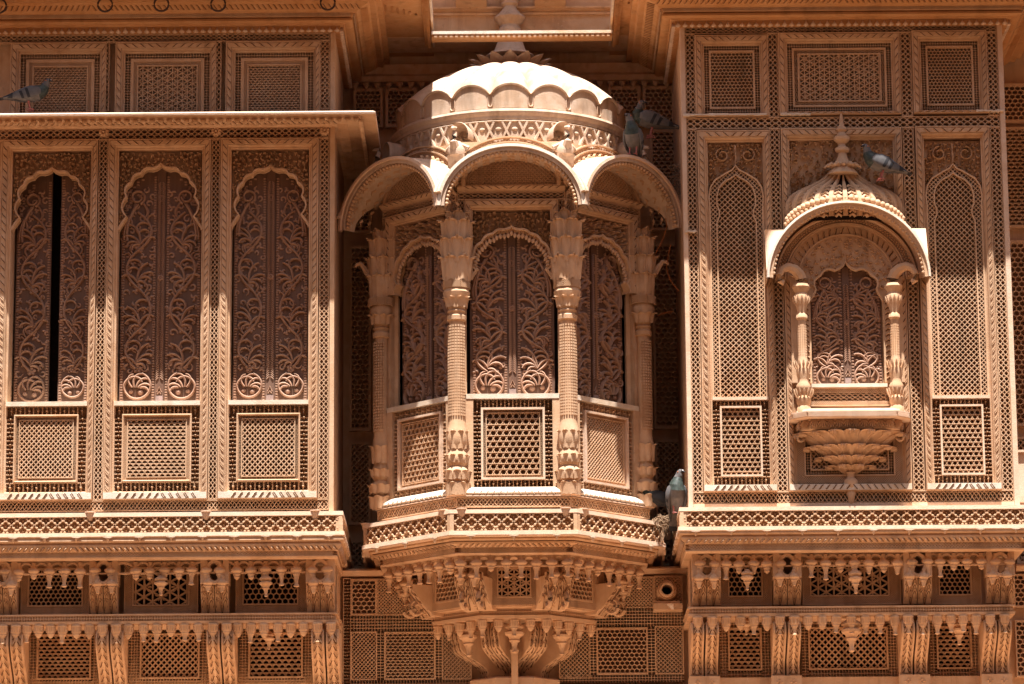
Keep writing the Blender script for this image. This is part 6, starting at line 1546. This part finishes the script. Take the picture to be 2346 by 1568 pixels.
# ================================================================ stone water spout on the lower wall
sx, sz = at(1528, 1352, -.60)
sp = thing('water_spout', 'pale carved stone drain spout with a round hole on the lower wall', 'spout', (sx, .45, sz-.06))
mb = MB(); box(mb, F0, sx-.085, sx+.095, zw(1400, -.6), zw(1386, -.6), WALL2-.05, -.585); box(mb, F0, sx-.075, sx+.08, zw(1386, -.6), zw(1380, -.6), WALL2-.05, -.6); mb.build('bracket', 'stone', sp)
mb = MB(); fr = F0; th = np.linspace(0, 2*math.pi, 25)[:-1]
ks = .68; oc = np.maximum(np.abs(np.cos(th)), np.maximum(np.abs(np.sin(th)), (np.abs(np.cos(th))+np.abs(np.sin(th)))*.74))
ro = ks*.092/oc*(1+.03*np.cos(8*th)); ri = .033
rows = [np.stack([sx+r_*np.cos(th), sz+r_*np.sin(th), w_+0*th], -1) for r_, w_ in ((ro, WALL2-.05), (ro, -.62), (ro*.88, -.595), (ro*.80, -.60), (ro*.72, -.585), (ri+.010+0*th, -.572), (ri+0*th, -.572), (ri*.95+0*th, -.595), (ri*.9+0*th, -.70))]
grid_surf(mb, F0.T(np.array(rows)), closed=True); mb.build('spout_block', 'stone', sp)
mb = MB(); mb.add(F0.T([(sx+ri*.9*math.cos(t), sz+ri*.9*math.sin(t), -.69) for t in th]), gons=[list(range(len(th)))]); mb.build('hole', 'dark_fill', sp)
# ================================================================ iron rings on the left cornice
def iron_ring(qx, qy, lbl, face=0.0):
    d = .285; x, z = at(qx, qy, d); t = thing('iron_ring', lbl, 'ring', (x, -d, z+.045), 'iron rings along the left cornice')
    mb = MB(); a = np.linspace(0, 2*math.pi, 19); pts = [(x+.045*math.sin(q)*math.cos(face), -d+.045*math.sin(q)*math.sin(face)-.008, z+.045*math.cos(q)) for q in a]; tube(mb, pts, .0065, 6); mb.build('hoop', 'iron', t)
    mb = MB(); tube(mb, [(x, -d+.08, z+.05), (x, -d-.012, z+.05), (x, -d-.014, z+.036)], .007, 6); mb.build('staple', 'iron', t)
iron_ring(-2, 15, 'rusty iron ring half cut off by the picture edge at the cornice end')
iron_ring(241, 12, 'rusty iron ring over the lattice strip between the ajar window and the middle one')
iron_ring(370, 11, 'rusty iron ring on the cornice straight over the middle window')
iron_ring(500, 11, 'rusty iron ring over the lattice strip between the middle window and the third one')
iron_ring(751, 8, 'rusty iron ring at the outer cornice corner beside the dome')

# ================================================================ pigeons
SPINE = [(-.205, .072, .030, .0035, 1), (-.175, .077, .031, .006, 1), (-.172, .0775, .031, .007, 0), (-.13, .086, .028, .010, 0), (-.095, .094, .027, .017, 0), (-.065, .100, .038, .032, 0), (-.03, .105, .049, .046, 0), (.01, .112, .054, .054, 0),
         (.045, .122, .051, .053, 0), (.070, .137, .044, .046, 2), (.086, .155, .034, .036, 2), (.094, .172, .0265, .028, 2), (.099, .187, .0225, .0235, 3), (.105, .200, .0205, .021, 3), (.114, .207, .0165, .017, 3), (.123, .2075, .010, .0105, 3), (.128, .206, .0065, .006, 4), (.137, .202, .0045, .004, 4), (.145, .197, .0015, .0015, 4)]
def pigeon(label, pos, yaw, s=1.0, pitch=0.0, turn=0.0, nod=0.0, squat=0.0, body='pg_body', wing='pg_wing', legs=True):
    """pos = between the feet (x, d, z); yaw: 0 faces right, 90 faces away, -90 faces the street"""
    x, d, z = pos; t = thing('pigeon', label, 'pigeon', (x, -d, z), 'pigeons resting on the facade')
    cy, sy = math.cos(yaw), math.sin(yaw); cp, sp_ = math.cos(pitch), math.sin(pitch)
    def P(a):
        a = np.asarray(a, float); X, Y, Z = a[..., 0], a[..., 1], a[..., 2]-.09
        X, Z = X*cp-Z*sp_, X*sp_+Z*cp; Z = Z+.09-squat
        return np.stack([x+s*(X*cy-Y*sy), -d+s*(X*sy+Y*cy), z+s*Z], -1)
    def head(a, i):
        k = np.clip((i-8)/4.0, 0, 1); a = np.array(a, float); c = np.array([.078, 0, .15])
        q = a-c; ct, st = math.cos(turn*k), math.sin(turn*k); q = np.stack([q[..., 0]*ct-q[..., 1]*st, q[..., 0]*st+q[..., 1]*ct, q[..., 2]], -1)
        cn_, sn = math.cos(nod*k-pitch*k*.9), math.sin(nod*k-pitch*k*.9); q = np.stack([q[..., 0]*cn_-q[..., 2]*sn, q[..., 1], q[..., 0]*sn+q[..., 2]*cn_], -1)
        return q+c
    sp = np.array([r[:4] for r in SPINE]); tg = np.gradient(sp[:, :2], axis=0); tg /= np.linalg.norm(tg, axis=1, keepdims=True)
    th = np.linspace(0, 2*math.pi, 17)[:-1]; rows = []
    for i, (cx_, cz_, ry, rz) in enumerate(sp):
        n = (-tg[i, 1], tg[i, 0]); a = np.stack([cx_+rz*np.sin(th)*n[0], ry*np.cos(th), cz_+rz*np.sin(th)*n[1]], -1); rows.append(head(a, i) if i > 8 else a)
    mb = MB(); rows = np.array(rows)
    for i in range(len(rows)-1): grid_surf(mb, P(rows[i:i+2]), closed=True, mat=SPINE[i+1][4] if SPINE[i+1][4] != 0 or SPINE[i][4] != 1 else 0)
    me_mats = [body, 'pg_dark', 'pg_neck', body, 'pg_dark']
    mb.build('body', me_mats, t, ang=80)
    WG = [(.066, .124, .040, .006, .016), (.045, .124, .047, .011, .032), (.010, .117, .052, .013, .041), (-.03, .109, .050, .012, .041), (-.07, .101, .041, .010, .032), (-.11, .093, .030, .007, .021), (-.15, .086, .020, .004, .010), (-.178, .081, .012, .002, .003)]
    wa = np.array(WG)
    for m in (-1, 1):
        mb = MB(); r_ = np.array([np.stack([w[0]+0*th, m*(w[2]+w[3]*np.cos(th)), w[1]+w[4]*np.sin(th)], -1) for w in WG]); grid_surf(mb, P(r_), closed=True); 
        for e in (0, -1): mb.add(P(r_[e]), gons=[list(range(16))])
        wo = mb.build('wing', wing, t, ang=80)
        for x0, x1, h0, h1 in ((-.012, -.030, -1.2, .75), (-.052, -.070, -1.3, .55), (-.115, -.176, -1.5, 1.5)):
            tt = np.linspace(h0, h1, 8); rws = []
            for xx in np.linspace(x0, x1, 4):
                xs_ = xx-.014*np.sin(tt)*(1 if x0 > -.1 else 0)
                f = lambda k: np.interp(-xs_, -wa[:, 0], wa[:, k])
                rws.append(np.stack([xs_, m*(f(2)+(f(3)+.0016)*np.cos(tt*.98)), f(1)+(f(4)+.001)*np.sin(tt*.98)], -1))
            mb = MB(); grid_surf(mb, P(np.array(rws))); mb.build('wing_bar', 'pg_dark', wo)
        hp = head(np.array([[.106, m*.0195, .203]]), 13); mb = MB(); c = P(hp)[0]; lathe(mb, tuple(c), [(.001, -.004*s), (.004*s, -.0015*s), (.004*s, .0015*s), (.001, .004*s)], 8); mb.build('eye', 'pg_eye', t)
        if legs:
            mb = MB(); k = np.array([0, m*.021, 0.0]); up = np.array([x+s*(-.012*cy-m*.021*sy), -d+s*(-.012*sy+m*.021*cy), z+.060*s])
            ft = np.array([x+s*(k[0]*cy-k[1]*sy), -d+s*(k[0]*sy+k[1]*cy), z+.004])
            tube(mb, [up, (up+ft)/2+np.array([0, 0, .004]), ft+np.array([0, 0, .006])], [.008*s, .0045*s, .0045*s], 6)
            for a in (-.5, 0, .5, math.pi): e = ft+np.array([math.cos(yaw+a), math.sin(yaw+a), 0])*.026*s; tube(mb, [ft+np.array([0, 0, .003]), (ft+e)/2+np.array([0, 0, .004]), e], [.004*s, .0038*s, .002*s], 5)
            mb.build('leg', 'pg_pink', t)
    hp = head(np.array([[.128, 0, .2105]]), 15); mb = MB(); c = P(hp)[0]; lathe(mb, tuple(c), [(.001, -.004), (.006*s, 0), (.001, .005)], 8); mb.build('cere', 'pg_white', t)
    return t
def pos(q, d): a = at(q[0], q[1], d); return (a[0], d, a[1])
pigeon('grey pigeon with two dark wing bars on the long white-lipped ledge over the shuttered windows', pos((69, 254.5), .20), R(8), .95, turn=R(-35), nod=R(-8))
pe = pos((1450, 356), -.05)
pigeon('plump grey pigeon facing the street on the crest of a round eave', pe, R(-105), 1.0, pitch=R(38), turn=R(-30))
pigeon('dusky pigeon preening with its head turned back, perched behind the one facing the street', pos((1490, 316), -.42), R(178), 1.05, pitch=R(6), turn=R(150), nod=R(-5), body='pg_body')
pigeon('grey pigeon in profile with its tail out, on the small ribbed onion roof', pos((2018, 414), .13), R(188), .98, turn=R(25), pitch=R(8))
pigeon('upright pigeon with green neck and pale flank beside the corner of the lattice panelled bay', pos((1552, 1178), -.20), R(-80), 1.05, pitch=R(52), turn=R(35))
pigeon('dark pigeon sitting low in the twig nest beside the balcony base', pos((1512, 1172), -.46), R(195), .95, squat=.03, body='pg_dark', wing='pg_dark', legs=False)
# ---- nests
def nest(label, c, rad, n, seed, hangers=0, sq=.5):
    x, d, z = c; t = thing('twig_nest', label, 'nest', (x, -d, z)); rg = random.Random(seed); mb = MB()
    for i in range(n):
        a = rg.uniform(0, 6.28); r_ = rad*rg.uniform(.35, 1.0); k = rg.uniform(.5, 1.4); h = rg.uniform(-sq, sq)*rad
        pts = [(x+r_*math.cos(a+q), -d+r_*math.sin(a+q)*.8, z+h+rg.uniform(-.012, .012)) for q in np.linspace(0, k, 5)]
        tube(mb, pts, [.0012, .0022, .0024, .002, .001], 4)
    o = mb.build('woven_twigs', 'straw', t); o['kind'] = 'stuff'
    mb = MB()
    for i in range(hangers):
        px, pd = x+rad*rg.uniform(-.9, .9), d+rad*rg.uniform(-.3, .6); L = rg.uniform(.06, .16)
        tube(mb, [(px+.02*math.sin(q*4+i)*q, -pd, z-L*q) for q in np.linspace(0, 1, 6)], [.002, .002, .0018, .0016, .0014, .001], 4)
    if hangers: o = mb.build('hanging_straw', 'straw', t); o['kind'] = 'stuff'
    return t
nest('straggly twig nest wedged between the balcony base and the lattice panelled bay', pos((1524, 1196), -.38), .082, 150, 5, 16, .42)
nest('loose twig tangle behind the outermost round eave, against the lattice panelled bay', pos((1560, 415), -.42), .085, 120, 8, 10, 1.1)
def string(label, pts, d):
    p = [pos(q, d) for q in pts]; t = thing('loose_string', label, 'string', (p[0][0], -d, p[0][2]))
    tt = np.linspace(0, len(p)-1, 5*len(p)); X = np.array([(a, -b, c) for a, b, c in p]); k = np.arange(len(p))
    mb = MB(); tube(mb, np.stack([np.interp(tt, k, X[:, i]) for i in range(3)], -1), .0022, 5); mb.build('strand', 'cord', t)
string('thin orange string hanging from the twig tangle towards the outermost balcony column', [(1525, 500), (1528, 520), (1520, 545), (1510, 565), (1502, 582)], -.36)
string('longer orange string curving down to the edge of the lattice panelled bay', [(1537, 560), (1530, 590), (1527, 615), (1534, 640), (1545, 655), (1556, 668)], -.40)
string('short orange straw lying sideways in the dark gap beside the outermost column', [(1508, 724), (1520, 718), (1533, 715), (1542, 714)], -.5)
print('objects', len(bpy.data.objects), 'tris', sum(len(o.data.polygons)*2 for o in bpy.data.objects if o.type == 'MESH'))
